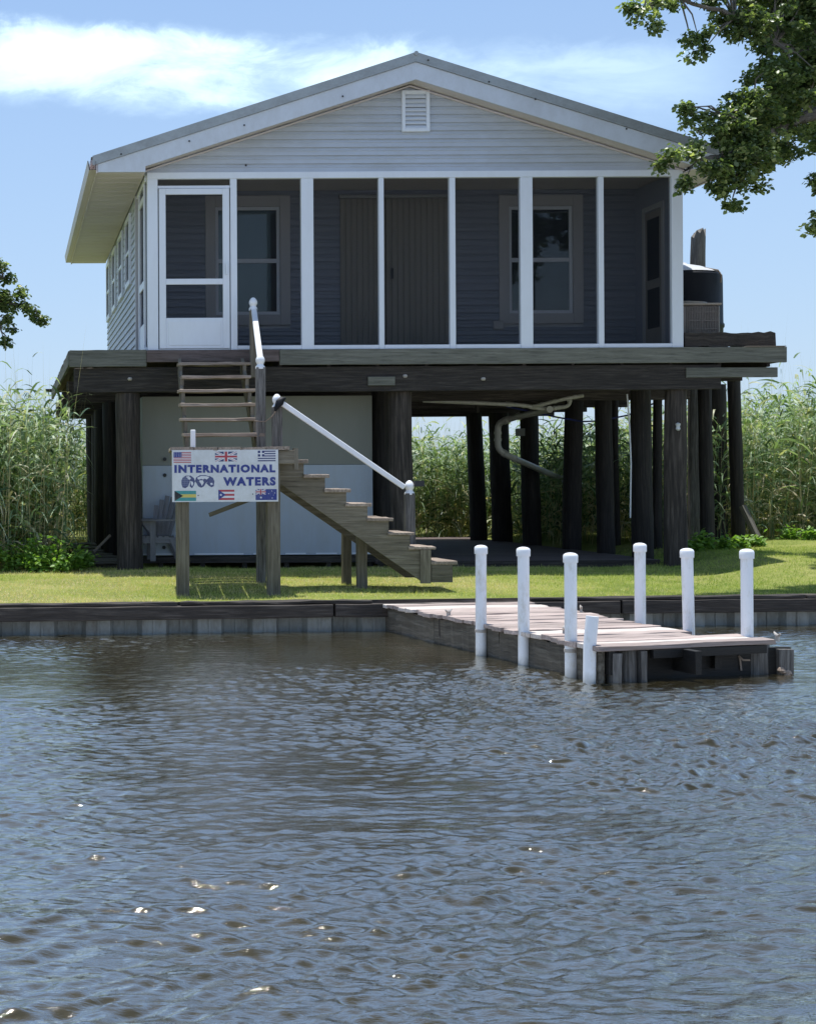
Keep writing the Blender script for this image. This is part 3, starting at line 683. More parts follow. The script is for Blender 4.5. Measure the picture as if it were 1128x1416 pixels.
    for pa, pb, D in ((143, 163, 21.3), (131, 153, 23.4), (126, 143, 25.1), (120, 135, 26.6)): pile(pa, pb, 770, D, ztop=1.12)
    m = MB(); m.log((10.06, 22.3, -1.1), (10.11, 22.3, 3.62), .125, .10, rr=.9); m.v = [v if v.z < 3.5 else v+Vector((0, 0, random.uniform(-.12, .05))) for v in m.v]
    q = m.build('tall_piling', M['stub'], h, smooth=True); q['label'] = 'tall ragged grey piling rising above the deck'
    # cross brace at the right corner piling
    m = MB(); a, b = at(1026, 700, 21.6), at(1046, 742, 21.4); m.beam(a, b, .09, .06); m.build('foot_brace', M['skirt'], h)
    m = MB(); p = at(937, 590, 19.28); m.lathe((p.x, p.y, p.z-.05), [(.012, 0), (.03, .02), (.022, .05), (.032, .085), (.01, .10)], 9); m.build('oyster_shell', M['tank_top'], h)
    # --- plumbing under the floor
    def pipe(pts, r, mat='pipe'):
        P = [at(*p) for p in pts]; m = MB()
        Q = []                                          # round the bends
        for i, p in enumerate(P):
            if 0 < i < len(P)-1:
                a = p+(P[i-1]-p).normalized()*min(.1, (P[i-1]-p).length*.4); b = p+(P[i+1]-p).normalized()*min(.1, (P[i+1]-p).length*.4)
                for t in (0, .25, .5, .75, 1): Q.append((a*(1-t)**2+p*2*t*(1-t)+b*t*t))
            else: Q.append(p)
        m.tube(Q, r, 12, rr=.5)
        for i in range(1, len(P)-1):                    # coupling rings
            for qn in (P[i-1], P[i+1]):
                d = (qn-P[i]); l = min(.13, d.length*.45); d.normalize(); m.tube([P[i]+d*l, P[i]+d*(l+.04)], r*1.18, 12, rr=.6)
        return m.build('drain_pipe', M[mat], h, smooth=True)
    pipe([(585, 554, 21.4), (720, 560, 21.2), (752, 566, 21.2), (787, 562, 21.2), (787, 548, 21.2)], .028)
    pipe([(700, 557, 21.6), (735, 563, 21.2), (782, 551, 20.9), (806, 547, 20.9)], .026)
    pipe([(760, 566, 21.1), (712, 577, 22.6), (688, 585, 22.9), (688, 622, 22.9), (706, 632, 22.9), (775, 662, 24.8)], .047)
    m = MB(); m.tube([at(775, 662, 24.8), at(815, 676, 25.6), at(850, 690, 26.6), at(880, 700, 28), at(935, 735, 29.5)], .055, 10); m.build('sewer_pipe', M['pvc'], h, smooth=True)
    m = MB(); m.tube([at(866.5, 545, 20.1), at(870, 590, 20.1), at(872, 640, 20.1), at(871, 716, 20.1)], .010, 8); m.build('conduit', M['pvc'], h, smooth=True)
    m = MB(); m.tube([at(700, 562, 22), at(770, 577, 22), at(805, 583, 22), at(830, 582, 22), at(868, 574, 22), at(916, 552, 22)], .013, 6); m.build('blue_hose', M['bluepipe'], h, smooth=True)
    m = MB(); m.tube([at(659, 545, 22), at(660, 570, 22)], .03, 8); m.build('pipe_hanger', M['old_timber'], h)
    m = MB(); p = at(716, 598, 24.3); m.box(p.x-.06, p.x+.06, 24.15, 24.25, p.z-.06, p.z+.06); m.build('junction_box', M['stone_panel'], h)
    return h
H = house()

# ------------------------------------------------------------------ under the house
def under():
    t = thing('storage_room', (3.25, 20.2, -1.02), 'pale walled storage room under the house behind the stairs', 'storage room')
    D = 19.95; xa, xb = 1.735, at(515, 700, D).x; zs = .212
    m = MB(); m.box(xa, xb, D, D+.09, zs, 1.115); m.build('upper_panel', M['stone_panel'], t)
    m = MB(); m.box(xa, xb, D-.012, D+.09, -.97, zs-.004); m.build('lower_panel', M['white_panel'], t)
    m = MB(); m.box(xa, xa+.09, D+.092, 25.9, -.97, 1.115); m.box(xb-.09, xb, D+.092, 25.9, -.97, 1.115); m.box(xa+.09, xb-.09, 25.8, 25.9, -.97, 1.115); m.build('side_panel', M['stone_panel'], t)
    m = MB()
    x = xa
    while x < xb-.1:
        l = random.uniform(.25, .7); m.box(x, min(x+l, xb), D-.020, D-.013, -.965, -.945); x += l+random.uniform(.03, .2)
    m.build('bottom_flashing', M['trim'], t)
    m = MB()
    for px, py in ((228, 635), (228, 657), (227, 757), (340, 735), (500, 650)):
        if px < 300:
            p = at(px, py, D-.015); m.tube([(p.x, D-.03, p.z), (p.x, D-.011, p.z)], .024, 12)
    m.build('vent_plug', M['black'], t)
    m = MB(); m.box(xa-.02, xb+.02, D-.05, D+.05, -1.07, -.985); x = xa+.2
    while x < xb: m.box(x, x+.06, D-.02, D+.06, -1.28, -1.071); x += .55
    m.build('skid', M['old_timber'], t)
    # low timber platform
    t = thing('timber_platform', (6.6, 23.5, -1.1), 'low dark timber platform on the ground among the pilings under the house', 'platform')
    m = MB(); y = 19.75
    while y < 28.0:
        m.box(xb+.02, 8.42+random.uniform(-.02, .02), y, y+.14, -1.09, -1.05); y += .147
    m.build('boards', M['brown_board'], t)
    m = MB(); m.box(xb+.02, 8.40, 19.70, 19.745, -1.20, -1.052); m.build('edge_board', M['old_timber'], t)
    t = thing('plank_walk', (1.2, 21, -1.1), 'low stepped plank walkway beside the left row of pilings', 'walkway')
    for i, (x0, x1, y, z) in enumerate(((.95, 1.50, 19.75, -1.02), (.98, 1.45, 20.3, -1.0), (.93, 1.40, 20.9, -.99), (.88, 1.35, 21.5, -.98), (.85, 1.32, 22.2, -.96), (.8, 1.3, 23.0, -.94))):
        m = MB(); m.box(x0, x1, y, y+.42, z-.05, z, n=3, jit=.008); m.build('plank', M['skirt'], t)
        m = MB(); m.box(x0+.05, x1-.05, y+.05, y+.2, z-.25, z-.051); m.build('block', M['old_timber'], t)
    m = MB(); m.beam(at(130, 763, 20.4), at(153, 740, 20.5), .022, .03); o = m.build('wooden_stick', M['tread']); tag(o, 'thin pale stick leaning over the plank walkway at the left pilings', 'stick')
    # slatted garden chair against the wall
    cx, cy, cz = at(225, 770, 19.5).x, 19.50, -1.0
    t = thing('garden_chair', (cx, cy, cz), 'grey slat back garden chair standing by the pale storage wall behind the sign', 'chair')
    m = MB()
    for s, y in ((-1, 0), (1, 0)):                      # seen from the side-front: faces left
        pass
    # seat faces -X, width along Y
    xb_ = cx+.06; zf = -1.02
    sz = at(225, 742, 19.5).z
    m.box(xb_-.42, xb_+.12, cy-.02, cy+.02, sz-.085, sz-.01); m.box(xb_-.42, xb_+.12, cy+.38, cy+.42, sz-.085, sz-.01); m.build('seat_rail', M['chair'], t)
    m = MB()
    for i in range(6): m.box(xb_-.42+.075*i, xb_-.42+.075*i+.066, cy-.018, cy+.418, sz-.009, sz+.009)
    m.build('seat', M['chair'], t)
    for k in range(5):                                  # fanned back slats
        m = MB(); y = cy+.05+k*.06; hgt = (.40, .47, .52, .50, .44)[k]
        m.beam((xb_-.17+.056*k, y, sz), (xb_-.12+.078*k, y+.10, sz+hgt), .056, .018, up=(0, -1, 0)); m.build('back_slat', M['chair'], t)
    az_ = at(210, 719, 19.5).z
    for y in (cy-.03, cy+.40):
        m = MB(); m.box(xb_-.45, xb_+.20, y-.05, y+.06, az_-.012, az_+.012); m.build('armrest', M['chair'], t)
        m = MB(); m.box(xb_-.22, xb_-.15, y-.005, y+.03, zf, az_-.013); m.build('leg', M['chair'], t)
        m = MB(); m.prism_y([(xb_-.34, az_-.013), (xb_-.22, az_-.17), (xb_-.22, az_-.013)], y, y+.025); m.build('arm_bracket', M['chair'], t)
        m = MB(); m.beam((xb_+.08, y+.015, sz-.02), (xb_+.20, y+.015, zf), .035, .10, up=(1, 0, 0)); m.build('leg', M['chair'], t)
under()

# ------------------------------------------------------------------ equipment on the deck
def equipment():
    t = thing('air_conditioner', (9.0, 20.0, 1.75), 'taupe outdoor air conditioning unit at the right end of the raised deck', 'air conditioner')
    x0, x1, y0, y1, z0, z1 = 8.56, 9.22, 19.72, 20.42, 1.87, 2.255
    m = MB(); m.box(x0+.0, x1, y0, y1, z0, z1); m.build('case', M['acbody'], t, bevel=.02)
    m = MB()
    for i in range(20):
        x = x0+.22+i*.0212; m.box(x, x+.006, y0-.012, y0-.001, z0+.03, z1-.02)
    for i in range(3): m.box(x0+.22, x1-.02, y0-.016, y0-.0125, z0+.07+i*.11, z0+.078+i*.11)
    m.build('louvre_grille', M['acbody'], t)
    m = MB(); m.box(x0-.005, x1+.012, y0-.02, y1+.01, z1+.001, z1+.028); m.build('top_rim', M['acgrille'], t, bevel=.006)
    m = MB(); m.lathe(((x0+x1)/2, (y0+y1)/2, z1+.029), [(.30, 0), (.29, .03), (.12, .055), (.05, .06)], 24); m.build('fan_guard', M['acgrille'], t)
    m = MB(); m.box(x0+.02, x0+.16, y0-.006, y0-.001, z0+.02, z0+.17); m.build('access_panel', M['black'], t)
    m = MB(); m.box(x0, x1, y0+.02, y0+.1, 1.667, z0-.001); m.box(x0, x1, y1-.1, y1-.02, 1.667, z0-.001); m.build('stand', M['old_timber'], t)
    m = MB(); m.tube([(x0+.0, y0-.05, 1.80), (x0+.2, y0-.07, 1.76), (x0+.42, y0-.05, 1.80), (x0+.5, y0-.07, 1.78), (x0+.62, y0-.05, 1.83)], .007, 6); m.build('refrigerant_line', M['rust'], t)
    c = (9.26, 21.05, ZF)
    t = thing('water_tank', c, 'dark round water tank with pale domed top behind the air conditioner', 'water tank')
    zt = at(960, 381, 21.05).z-ZF
    m = MB(); m.lathe(c, [(.50, 0), (.56, .03), (.565, .4), (.58, .42), (.58, .45), (.565, .47), (.56, zt-.10), (.555, zt-.03), (.52, zt+.005)], 36); m.build('shell', M['tank'], t, smooth=True)
    m = MB(); m.lathe(c, [(.535, zt+.006), (.50, zt+.03), (.30, zt+.105), (.12, zt+.15), (.10, zt+.17)], 36); m.build('domed_top', M['tank_top'], t, smooth=True)
    m = MB(); m.tube([(9.45, 20.70, ZF+zt+.06), (9.60, 20.60, ZF+zt+.01), (9.63, 20.57, ZF+zt-.06), (9.625, 20.58, ZF+zt-.16)], .012, 6); m.build('strap', M['tread'], t)
equipment()

# ------------------------------------------------------------------ stairs
def finial(m, x, y, z, w=.054, hh=.165):
    m.lathe((x, y, z), [(w*.95, 0), (w*1.02, .005), (w*.98, .03), (w*.78, .042), (w*.66, .055), (w*.82, .07), (w*.98, .09), (w*.95, .115), (w*.72, .14), (w*.38, .16), (w*.1, hh)], 18)
def stairs():
    t = thing('wooden_staircase', (2.9, 17.2, -1.1), 'weathered two flight wooden staircase with landing and white capped rail posts', 'staircase')
    D0, D1, ZL = 16.00, 17.25, .36
    xl, xr = 1.70, 2.93
    for i in range(5):
        a = xl-.02+i*.253; m = MB(); m.beam((a+.12, D0-.03, ZL-.018+random.uniform(-.004, .004)), (a+.235, D1+.02, ZL-.018), .241, .036, n=4, jit=.004, ends=.012); m.build('landing_board', M['tread'], t)
    m = MB(); m.box(xl, xr+.06, D0, D0+.04, ZL-.18, ZL-.038); m.build('rim_joist', M['stair'], t, bevel=.003)
    m = MB(); m.box(xl+.12, xr+.1, D1-.05, D1-.01, ZL-.18, ZL-.038); m.build('rim_joist', M['stair'], t, bevel=.003)
    
    for xj in (xl+.025, 2.31, xr-.02):
        m = MB(); m.beam((xj, D0+.042, ZL-.109), (xj+.105, D1-.052, ZL-.109), .04, .14); m.build('side_joist', M['stair'], t)
    def leg(xa, xb_, ya, yb, z1, z0=None, mat='stair'):
        z0 = float(gz((xa+xb_)/2, ya))-.1 if z0 is None else z0
        m = MB(); m.box(xa, xb_, ya, yb, z0, z1, n=5, jit=.003); m.build('support_post', M[mat], t, bevel=.004)
    leg(1.755, 1.885, D0+.042, D0+.17, ZL-.04); leg(2.715, 2.845, D0+.042, D0+.17, ZL-.04)
    # upper flight
    n = 6
    for i in range(n):
        f = (i+1)/7; z = ZL+(ZF-ZL)*f; y = D1+.02+(19.22-D1-.02)*(i/6.2); sh = .15*i/5
        m = MB(); m.box(1.965+sh*.93, 2.865+sh*.8+(.04 if i == 0 else 0), y, y+.24, z-.036, z, n=6, jit=.005, ends=.02); m.build('tread', M['tread'], t, bevel=.004)
    for x0, x1 in ((2.01, 2.14), (2.82, 2.93)):
        m = MB(); m.beam((x0, D1+.12, ZL-.05), (x1, 19.20, ZF-.20), .04, .20, n=6, jit=.003); m.build('stringer', M['stair'], t)
        for i in range(n):                              # cleats under every tread
            f = (i+1)/7; z = ZL+(ZF-ZL)*f; y = D1+.02+(19.22-D1-.02)*(i/6.2); x = x0+(x1-x0)*i/6
            m = MB(); m.box(x-.02, x+.022, y+.02, y+.06, z-.20, z-.037); m.build('riser_cleat', M['stair'], t)
    # lower flight, parallel to the house
    def tx(i): return 2.915+.2275*i
    def tz(i): return .225-.1567*i
    YA, YB_ = 16.32, 17.10
    for yy in (YA+.03, YB_-.08):
        pts = [(2.90, -.03), (2.90, tz(0)-.036)]
        for i in range(8):
            pts += [(tx(i)+.24, tz(i)-.036)]
            if i < 7: pts += [(tx(i)+.24, tz(i+1)-.036)]
        xe = tx(7)+.24; pts += [(xe, -1.09), (xe-.33, -1.09)]
        # drop the underside back up to the landing
        m = MB(); m.prism_y(pts[::-1], yy, yy+.042); m.build('stringer', M['stair'], t)
    for i in range(8):
        m = MB(); a = tx(i)+.0; m.box(a, a+.285, YA, YB_, tz(i)-.034, tz(i), n=5, jit=.005, ends=.012); m.build('tread', M['tread'], t, bevel=.004)
    m = MB(); m.box(tx(7)+.01, tx(7)+.235, YA+.005, YA+.028, -1.10, tz(7)-.036); m.build('riser_board', M['stair'], t)
    p = X_(581, YA); m = MB(); m.box(p, p+.11, YA+.0, YA+.028, -1.11, tz(6)-.036); m.build('support_post', M['stair'], t)
    leg(X_(474, 17.1), X_(486, 17.1), 17.12, 17.21, -.50); leg(X_(492, 16.7), X_(505, 16.7), 16.62, 16.72, -.45)
    # rail posts
    def rpost(x, y, zb, zt, w=.105, mat='stub'):
        m = MB(); m.box(x-w/2, x+w/2, y-w/2, y+w/2, zb, zt, n=4, jit=.003); m.build('rail_post', M[mat], t, bevel=.004)
        m = MB(); finial(m, x, y, zt-.02); m.build('post_cap', M['pvc'], t, smooth=True)
    a = at(383, 565, 17.15); rpost(a.x, 17.15, .17, a.z+.02)
    b = at(566, 682, 17.15); rpost(b.x, 17.15, -.80, b.z)
    c = at(360, 508, 17.32); rpost(c.x, 17.32, float(gz(2.85, 17.3))-.1, c.z, .10)
    d = at(352, 426, 18.98); rpost(d.x, 19.08, 1.30, d.z, .085, 'stair')
    m = MB(); m.beam(at(389, 557, 17.07), at(559, 674, 17.07), .04, .058); m.build('handrail', M['pvc'], t, bevel=.006)
    m = MB(); m.beam((d.x, 19.02, d.z-.03), (c.x-.005, 17.28, c.z+.07), .066, .05); m.build('handrail', M['pvc'], t, bevel=.006)
    m = MB(); p = at(267, 605, 16.5); m.box(p.x-.026, p.x+.026, 16.48, 16.52, ZL+.005, ZL+.20); k = m.build('stub_post', M['pvc'], t, bevel=.004)
    m = MB(); m.beam(at(290, 712, 16.9), at(352, 688, 16.6), .03, .045); m.build('brace', M['stair'], t)
    m = MB(); q = at(580, 669, 17.12); m.box(q.x-.06, q.x+.05, 17.10, 17.16, q.z-.03, q.z+.035); m.build('bracket', M['black'], t)
    m = MB(); m.box(xr+.06, xr+.10, D0+.0, D0+.10, .12, .345); m.build('end_block', M['stair'], t)
    # cloth tied on the rail post
    m = MB(); s = at(386, 556, 17.06)
    m.tube([s+Vector((.07, 0, .045)), s+Vector((.03, -.02, .03)), s+Vector((0, -.025, -.01)), s+Vector((-.03, -.02, -.06)), s+Vector((-.045, 0, -.10))], [.012, .035, .045, .03, .01], 9, rough=.18)
    o = m.build('tied_cloth', M['tank'], smooth=True); tag(o, 'dark cloth tied around the white capped post at the stair landing', 'cloth')
    m = MB(); m.tube([at(383, 566, 17.08), at(376, 576, 17.1), at(367, 583, 17.2), at(352, 582, 17.22)], .006, 6); o = m.build('rope', M['tread']); tag(o, 'thin pale rope strung between the two landing rail posts', 'rope')
stairs()

# ------------------------------------------------------------------ sign
def sign():
    D = 15.965; x0, x1, z0, z1 = 1.697, 2.812, -.216, .330
    t = thing('sign', ((x0+x1)/2, D, z0), 'white INTERNATIONAL WATERS sign with six flags mounted on the stair landing', 'sign')
    m = MB(); m.box(x0, x1, D-.006, D+.006, z0, z1); m.build('board', M['sign'], t)
    blue, navy, red, white = flat('sign_blue', (.012, .030, .22)), flat('flag_navy', (.02, .03, .14)), flat('flag_red', (.42, .03, .05)), flat('flag_white', (.68, .69, .72))
    teal, yel, blk = flat('flag_teal', (.035, .27, .28)), flat('flag_yellow', (.62, .50, .10)), flat('flag_black', (.012, .012, .015))
    W, Hh = x1-x0, z1-z0
    def uv(u, v): return x0+u*W, z1-v*Hh                 # u,v from the top left of the board, 0..1
    def poly(name, pts, mat, lay, parent=t):
        y = D-.0066-lay*.0004; P = [uv(*p) for p in pts]
        ar = sum(P[i][0]*P[(i+1) % len(P)][1]-P[(i+1) % len(P)][0]*P[i][1] for i in range(len(P)))
        if ar < 0: P = P[::-1]
        return (name, [(x, y, z) for x, z in P], mat, parent)
    def emit(name, layers, parent=t):
        """one flag = one part, each colour its own sub-part"""
        root = None
        for k, (mat, polys) in enumerate(layers):
            m = MB()
            for j, pts in enumerate(polys):
                _, vs, _, _ = poly('', pts, mat, 1+k+j*.02); m.add(vs, [tuple(range(len(vs)))])
            if root is None: root = m.build(name, mat, parent)
            else: m.build(('flag_field' if name == 'flag' else 'emblem_detail'), mat, root)
        return root
    def rect(u0, v0, u1, v1): return [(u0, v0), (u1, v0), (u1, v1), (u0, v1)]
    def sub(box, pts):
        a, b, c, d = box; return [(a+(c-a)*u, b+(d-b)*v) for u, v in pts]
    def sr(box, u0, v0, u1, v1): return sub(box, rect(u0, v0, u1, v1))
    def star(cx, cy, r, n=5, asp=W/Hh):
        return [(cx+(r if i % 2 == 0 else r*.42)*math.sin(math.pi*i/n), cy-(r if i % 2 == 0 else r*.42)*math.cos(math.pi*i/n)*asp) for i in range(2*n)]
    def union(box, thin=1.0):
        W1 = [sub(box, p) for p in ([(0, 0), (.12, 0), (1, .88), (1, 1), (.88, 1), (0, .12)], [(1, 0), (1, .12), (.12, 1), (0, 1), (0, .88), (.88, 0)])]
        R1 = [sub(box, p) for p in ([(0, 0), (.04, 0), (.46, .42), (.42, .42)], [(1, 1), (.96, 1), (.54, .58), (.58, .58)], [(1, 0), (.96, 0), (.58, .42), (.62, .42)], [(0, 1), (.04, 1), (.42, .58), (.38, .58)])]
        return W1, R1, [sr(box, .40, 0, .60, 1), sr(box, 0, .32, 1, .68)], [sr(box, .44, 0, .56, 1), sr(box, 0, .40, 1, .60)]
    # stars and stripes
    b = (.015, .04, .180, .245); emit('flag', [(white, [sr(b, 0, 0, 1, 1)]), (red, [sr(b, 0, i/13, 1, (i+1)/13) for i in range(0, 13, 2)]), (blue, [sr(b, 0, 0, .46, .50)]),
                                               (white, [star(b[0]+(b[2]-b[0])*(.07+.105*i), b[1]+(b[3]-b[1])*(.07+.12*j), .0035) for i in range(4) for j in range(4)])])
    b = (.405, .035, .612, .225); w1, r1, wc, rc = union(b); emit('flag', [(navy, [sr(b, 0, 0, 1, 1)]), (white, w1), (red, r1), (white, wc), (red, rc)])
    b = (.808, .020, .975, .225); emit('flag', [(white, [sr(b, 0, 0, 1, 1)]), (navy, [sr(b, 0, i/9, 1, (i+1)/9) for i in range(0, 9, 2)]), (navy, [sr(b, 0, 0, .37, 5/9)]), (white, [sr(b, .14, 0, .23, 5/9), sr(b, 0, 2/9, .37, 3/9)])])
    b = (.022, .785, .225, .980); emit('flag', [(teal, [sr(b, 0, 0, 1, 1)]), (yel, [sr(b, 0, .34, 1, .66)]), (blk, [sub(b, [(0, 0), (.40, .5), (0, 1)])])])
    b = (.435, .768, .585, .965); emit('flag', [(red, [sr(b, 0, 0, 1, 1)]), (white, [sr(b, 0, .2, 1, .4), sr(b, 0, .6, 1, .8)]), (blue, [sub(b, [(0, 0), (.46, .5), (0, 1)])]), (white, [star(b[0]+.023, (b[1]+b[3])/2, .014)])])
    b = (.785, .760, .985, .970); c4 = (b[0], b[1], b[0]+(b[2]-b[0])*.48, b[1]+(b[3]-b[1])*.5); w1, r1, wc, rc = union(c4)
    emit('flag', [(blue, [sr(b, 0, 0, 1, 1)]), (white, w1), (red, r1), (white, wc), (red, rc),
                  (white, [star(b[0]+(b[2]-b[0])*u, b[1]+(b[3]-b[1])*v, r_, 7) for u, v, r_ in ((.25, .77, .013), (.76, .18, .006), (.62, .42, .006), (.90, .36, .006), (.78, .82, .007), (.84, .55, .004))])])
    # twin globe emblem: interrupted lobes with a grid and pale land
    lob = []
    def lobe(cx, cy, rx, ry, cut0, cut1):
        return [(cx+rx*math.cos(a), cy-ry*math.sin(a)) for a in [cut0+(cut1-cut0)*i/20 for i in range(21)]]
    G = [[(.088, .585), (.098, .535), (.125, .498), (.155, .498), (.172, .55), (.165, .62), (.150, .70), (.125, .735), (.098, .72), (.088, .66)],
         [(.125, .492), (.175, .492), (.205, .54), (.216, .60), (.205, .68), (.188, .735), (.165, .70), (.172, .60), (.160, .54)],
         [(.216, .60), (.225, .53), (.262, .485), (.315, .485), (.360, .52), (.348, .60), (.320, .63), (.300, .70), (.272, .728), (.245, .70), (.232, .65)],
         [(.350, .50), (.385, .54), (.398, .60), (.392, .70), (.370, .72), (.345, .69), (.320, .64), (.345, .60)]]
    land = [[(.130, .51), (.160, .505), (.178, .545), (.165, .575), (.150, .56), (.140, .535)], [(.172, .60), (.195, .61), (.200, .65), (.188, .70), (.178, .66)],
            [(.238, .53), (.275, .50), (.325, .505), (.350, .53), (.325, .57), (.305, .55), (.290, .57), (.275, .555), (.255, .57), (.240, .56)],
            [(.258, .585), (.290, .585), (.298, .63), (.280, .69), (.268, .64), (.255, .61)], [(.358, .64), (.378, .63), (.384, .67), (.365, .68)]]
    grid = []
    for k in range(6): grid.append(rect(.095, .525+.034*k, .388, .529+.034*k))
    gb = flat('emblem_blue', (.045, .06, .17)); 
    emit('globe_emblem', [(gb, G), (white, land), (flat('emblem_grid', (.25, .29, .42)), [rect(.094, .53+.036*k, .165, .5345+.036*k) for k in range(5)]+[rect(.104+.014*k, .53, .106+.014*k, .70) for k in range(4)]),
                          (flat('emblem_grid', (.25, .29, .42)), [rect(.352, .56+.036*k, .388, .5645+.036*k) for k in range(4)]), (flat('emblem_grid', (.25, .29, .42)), [rect(.236, .60+.036*k, .262, .6045+.036*k) for k in range(3)])])
    # lettering
    def text(s, u0, v0, u1, v1, name):
        cu = bpy.data.curves.new(name, 'FONT'); cu.body = s; cu.size = 1; cu.offset = .060; cu.space_character = 1.22; cu.resolution_u = 3
        o = bpy.data.objects.new(name, cu); col.objects.link(o); dg = bpy.context.evaluated_depsgraph_get(); dg.update()
        me = bpy.data.meshes.new_from_object(o.evaluated_get(dg)); bpy.data.objects.remove(o); bpy.data.curves.remove(cu)
        xs = [v.co.x for v in me.vertices]; ys = [v.co.y for v in me.vertices]
        (X0, Z1), (X1, Z0) = uv(u0, v0), uv(u1, v1); base = Vector(t.location)
        for v in me.vertices:
            a = (v.co.x-min(xs))/(max(xs)-min(xs)); b_ = (v.co.y-min(ys))/(max(ys)-min(ys))
            v.co = Vector((X0+a*(X1-X0), D-.0092, Z0+b_*(Z1-Z0)))-base
        me.materials.clear(); me.materials.append(blue); me.name = name
        q = bpy.data.objects.new(name, me); col.objects.link(q); q.parent = t
    text('INTERNATIONAL', .022, .285, .972, .442, 'lettering'); text('WATERS', .480, .525, .975, .695, 'lettering')
    m = MB()
    for u, v in ((.245, .875), (.758, .855)):
        x, z = uv(u, v); m.tube([(x, D-.010, z), (x, D-.0062, z)], .006, 8)
    m.build('screw', M['black'], t)
sign()

# ------------------------------------------------------------------ dock
def dock():
    t = thing('boat_dock', (4.5, 13, ZW), 'low plank boat dock with faded red brown boards running out from the bulkhead', 'dock')
    ZD = -1.20
    LA, LB = Vector((3.57, 15.12, 0)), Vector((4.22, 10.88, 0)); RA, RB = Vector((5.02, 15.32, 0)), Vector((5.36, 11.22, 0))
    n = 29; pale = {2, 5, 6, 21, 22, 27}  # these boards use a paler wood tone
    step = (LB-LA).length/n
    mr, mp = MB(), MB()
    for i in range(n):
        f = (i+.5)/n; a = LA.lerp(LB, f); b = RA.lerp(RB, f); d = (b-a).normalized()
        if i < n: a = a-d*random.uniform(-.02, .035); b = b+d*random.uniform(-.05, .05)
        if i >= n-3: b = b+d*(.32+.02*(i-n)); 
        if i == 10: a = a-d*.04
        if i == 20: a = a-d*.06
        m = MB()
        z = ZD-.019+random.uniform(-.004, .004)
        m.beam((a.x, a.y, z), (b.x, b.y, z), step-.014, .036, n=5, jit=.005, ends=.02)
        k = m.build('deck_board', M['dock_pale' if i in pale else 'dock'], t, bevel=.003)
        if i in pale: k['label'] = 'pale whitish board'
    off = Vector((.05, .01, 0))
    # left skirt boards down into the water
    f0 = 0
    for f0, f1 in ((.02, .33), (.335, .62), (.625, .90), (.905, .985)):
        a, b = LA.lerp(LB, f0)+off, LA.lerp(LB, f1)+off
        m = MB(); m.beam((a.x, a.y, -1.40), (b.x, b.y, -1.40), .035, .315, n=16, jit=.011, ends=.01); m.build('skirt_board', M['skirt'], t)
    for s, (A, B) in ((.10, (LA, LB)), (-.12, (RA, RB)), (.72, (LA, LB))):
        a, b = A+Vector((s, 0, 0)), B+Vector((s, .05, 0)); m = MB(); m.beam((a.x, a.y, -1.325), (b.x, b.y, -1.325), .05, .17, n=4, jit=.003); m.build('stringer', M['shade_timber'], t)
    m = MB(); a, b = LB+Vector((.42, .14, 0)), RB+Vector((.25, .10, 0)); m.beam((a.x, a.y, -1.27), (b.x, b.y, -1.27), .04, .06); m.build('end_joist', M['shade_timber'], t)
    a, b = at(1066, 925, 11.46), at(1092, 925, 11.46); m = MB(); m.beam((a.x-.3, 11.50, -1.38), (b.x, 11.48, -1.38), .06, .20, n=4, jit=.006); m.build('corner_timber', M['shade_timber'], t)
    for f0, f1 in ((.05, .5), (.505, .93)):  # right-side boards added as a plug to blacken the space underneath
        a, b = RA.lerp(RB, f0)+Vector((-.05, 0, 0)), RA.lerp(RB, f1)+Vector((-.05, 0, 0))
        m = MB(); m.beam((a.x, a.y, -1.42), (b.x, b.y, -1.42), .035, .33, n=8, jit=.005, ends=.01); m.build('skirt_board', M['shade_timber'], t)
    a, b = LA.lerp(LB, .955)+Vector((.30, 0.04, 0)), RA.lerp(RB, .955)+Vector((.22, .06, 0)); m = MB(); m.beam((a.x, a.y, -1.45), (b.x, b.y, -1.45), .05, .40, n=4, jit=.004); m.build('shade_board', M['shade_timber'], t)  # added black backing, stands in for the darkness under the dock end
    def stub(px0, px1, D, ztop, rnd=True, zb=-2.2):
        a, b = at(px0, 930, D), at(px1, 930, D)
        m = MB()
        if rnd:
            r_ = (b.x-a.x)/2; x = (a.x+b.x)/2; m.log((x, D+r_, zb), (x, D+r_, ztop), r_, r_, n=8, bow=.003)
        else: m.box(a.x, b.x, D, D+.12, zb, ztop, n=5, jit=.006)
        m.build('dock_piling', M['stub'], t, smooth=rnd)
    stub(847, 860, 10.92, -1.255, False); stub(861, 884, 11.02, -1.245); stub(886, 895, 10.98, -1.245, False)
    stub(1029, 1071, 11.42, -1.245); stub(1077, 1097, 11.40, -1.285, False)
    for f in (.35, .65):
        for A, B, s in ((LA, LB, .12), (RA, RB, -.12)):
            p = A.lerp(B, f)+Vector((s, 0, 0)); m = MB(); m.log((p.x, p.y, -2.2), (p.x, p.y, -1.25), .08, .075, n=5); m.build('dock_piling', M['pile'], t, smooth=True)
    def cleat(px, py, ang):
        D = FPX*(-ZD)/(-(at(px, py, FPX).z)); p = at(px, py, D); c, s = math.cos(ang), math.sin(ang)
        m = MB(); z = ZD+.0
        m.tube([(p.x-.07*c, p.y-.07*s, z+.052), (p.x-.03*c, p.y-.03*s, z+.036), (p.x+.03*c, p.y+.03*s, z+.036), (p.x+.07*c, p.y+.07*s, z+.052)], [.006, .011, .011, .006], 8)
        for q in (-.022, .022): m.tube([(p.x+q*c, p.y+q*s, z-.01), (p.x+q*c, p.y+q*s, z+.034)], .010, 8)
        m.build('cleat', M['rust'], t, smooth=True)
    cleat(620, 851, .9); cleat(779, 876, 1.2); cleat(1074, 885, 1.4); cleat(803, 846, 1.3)
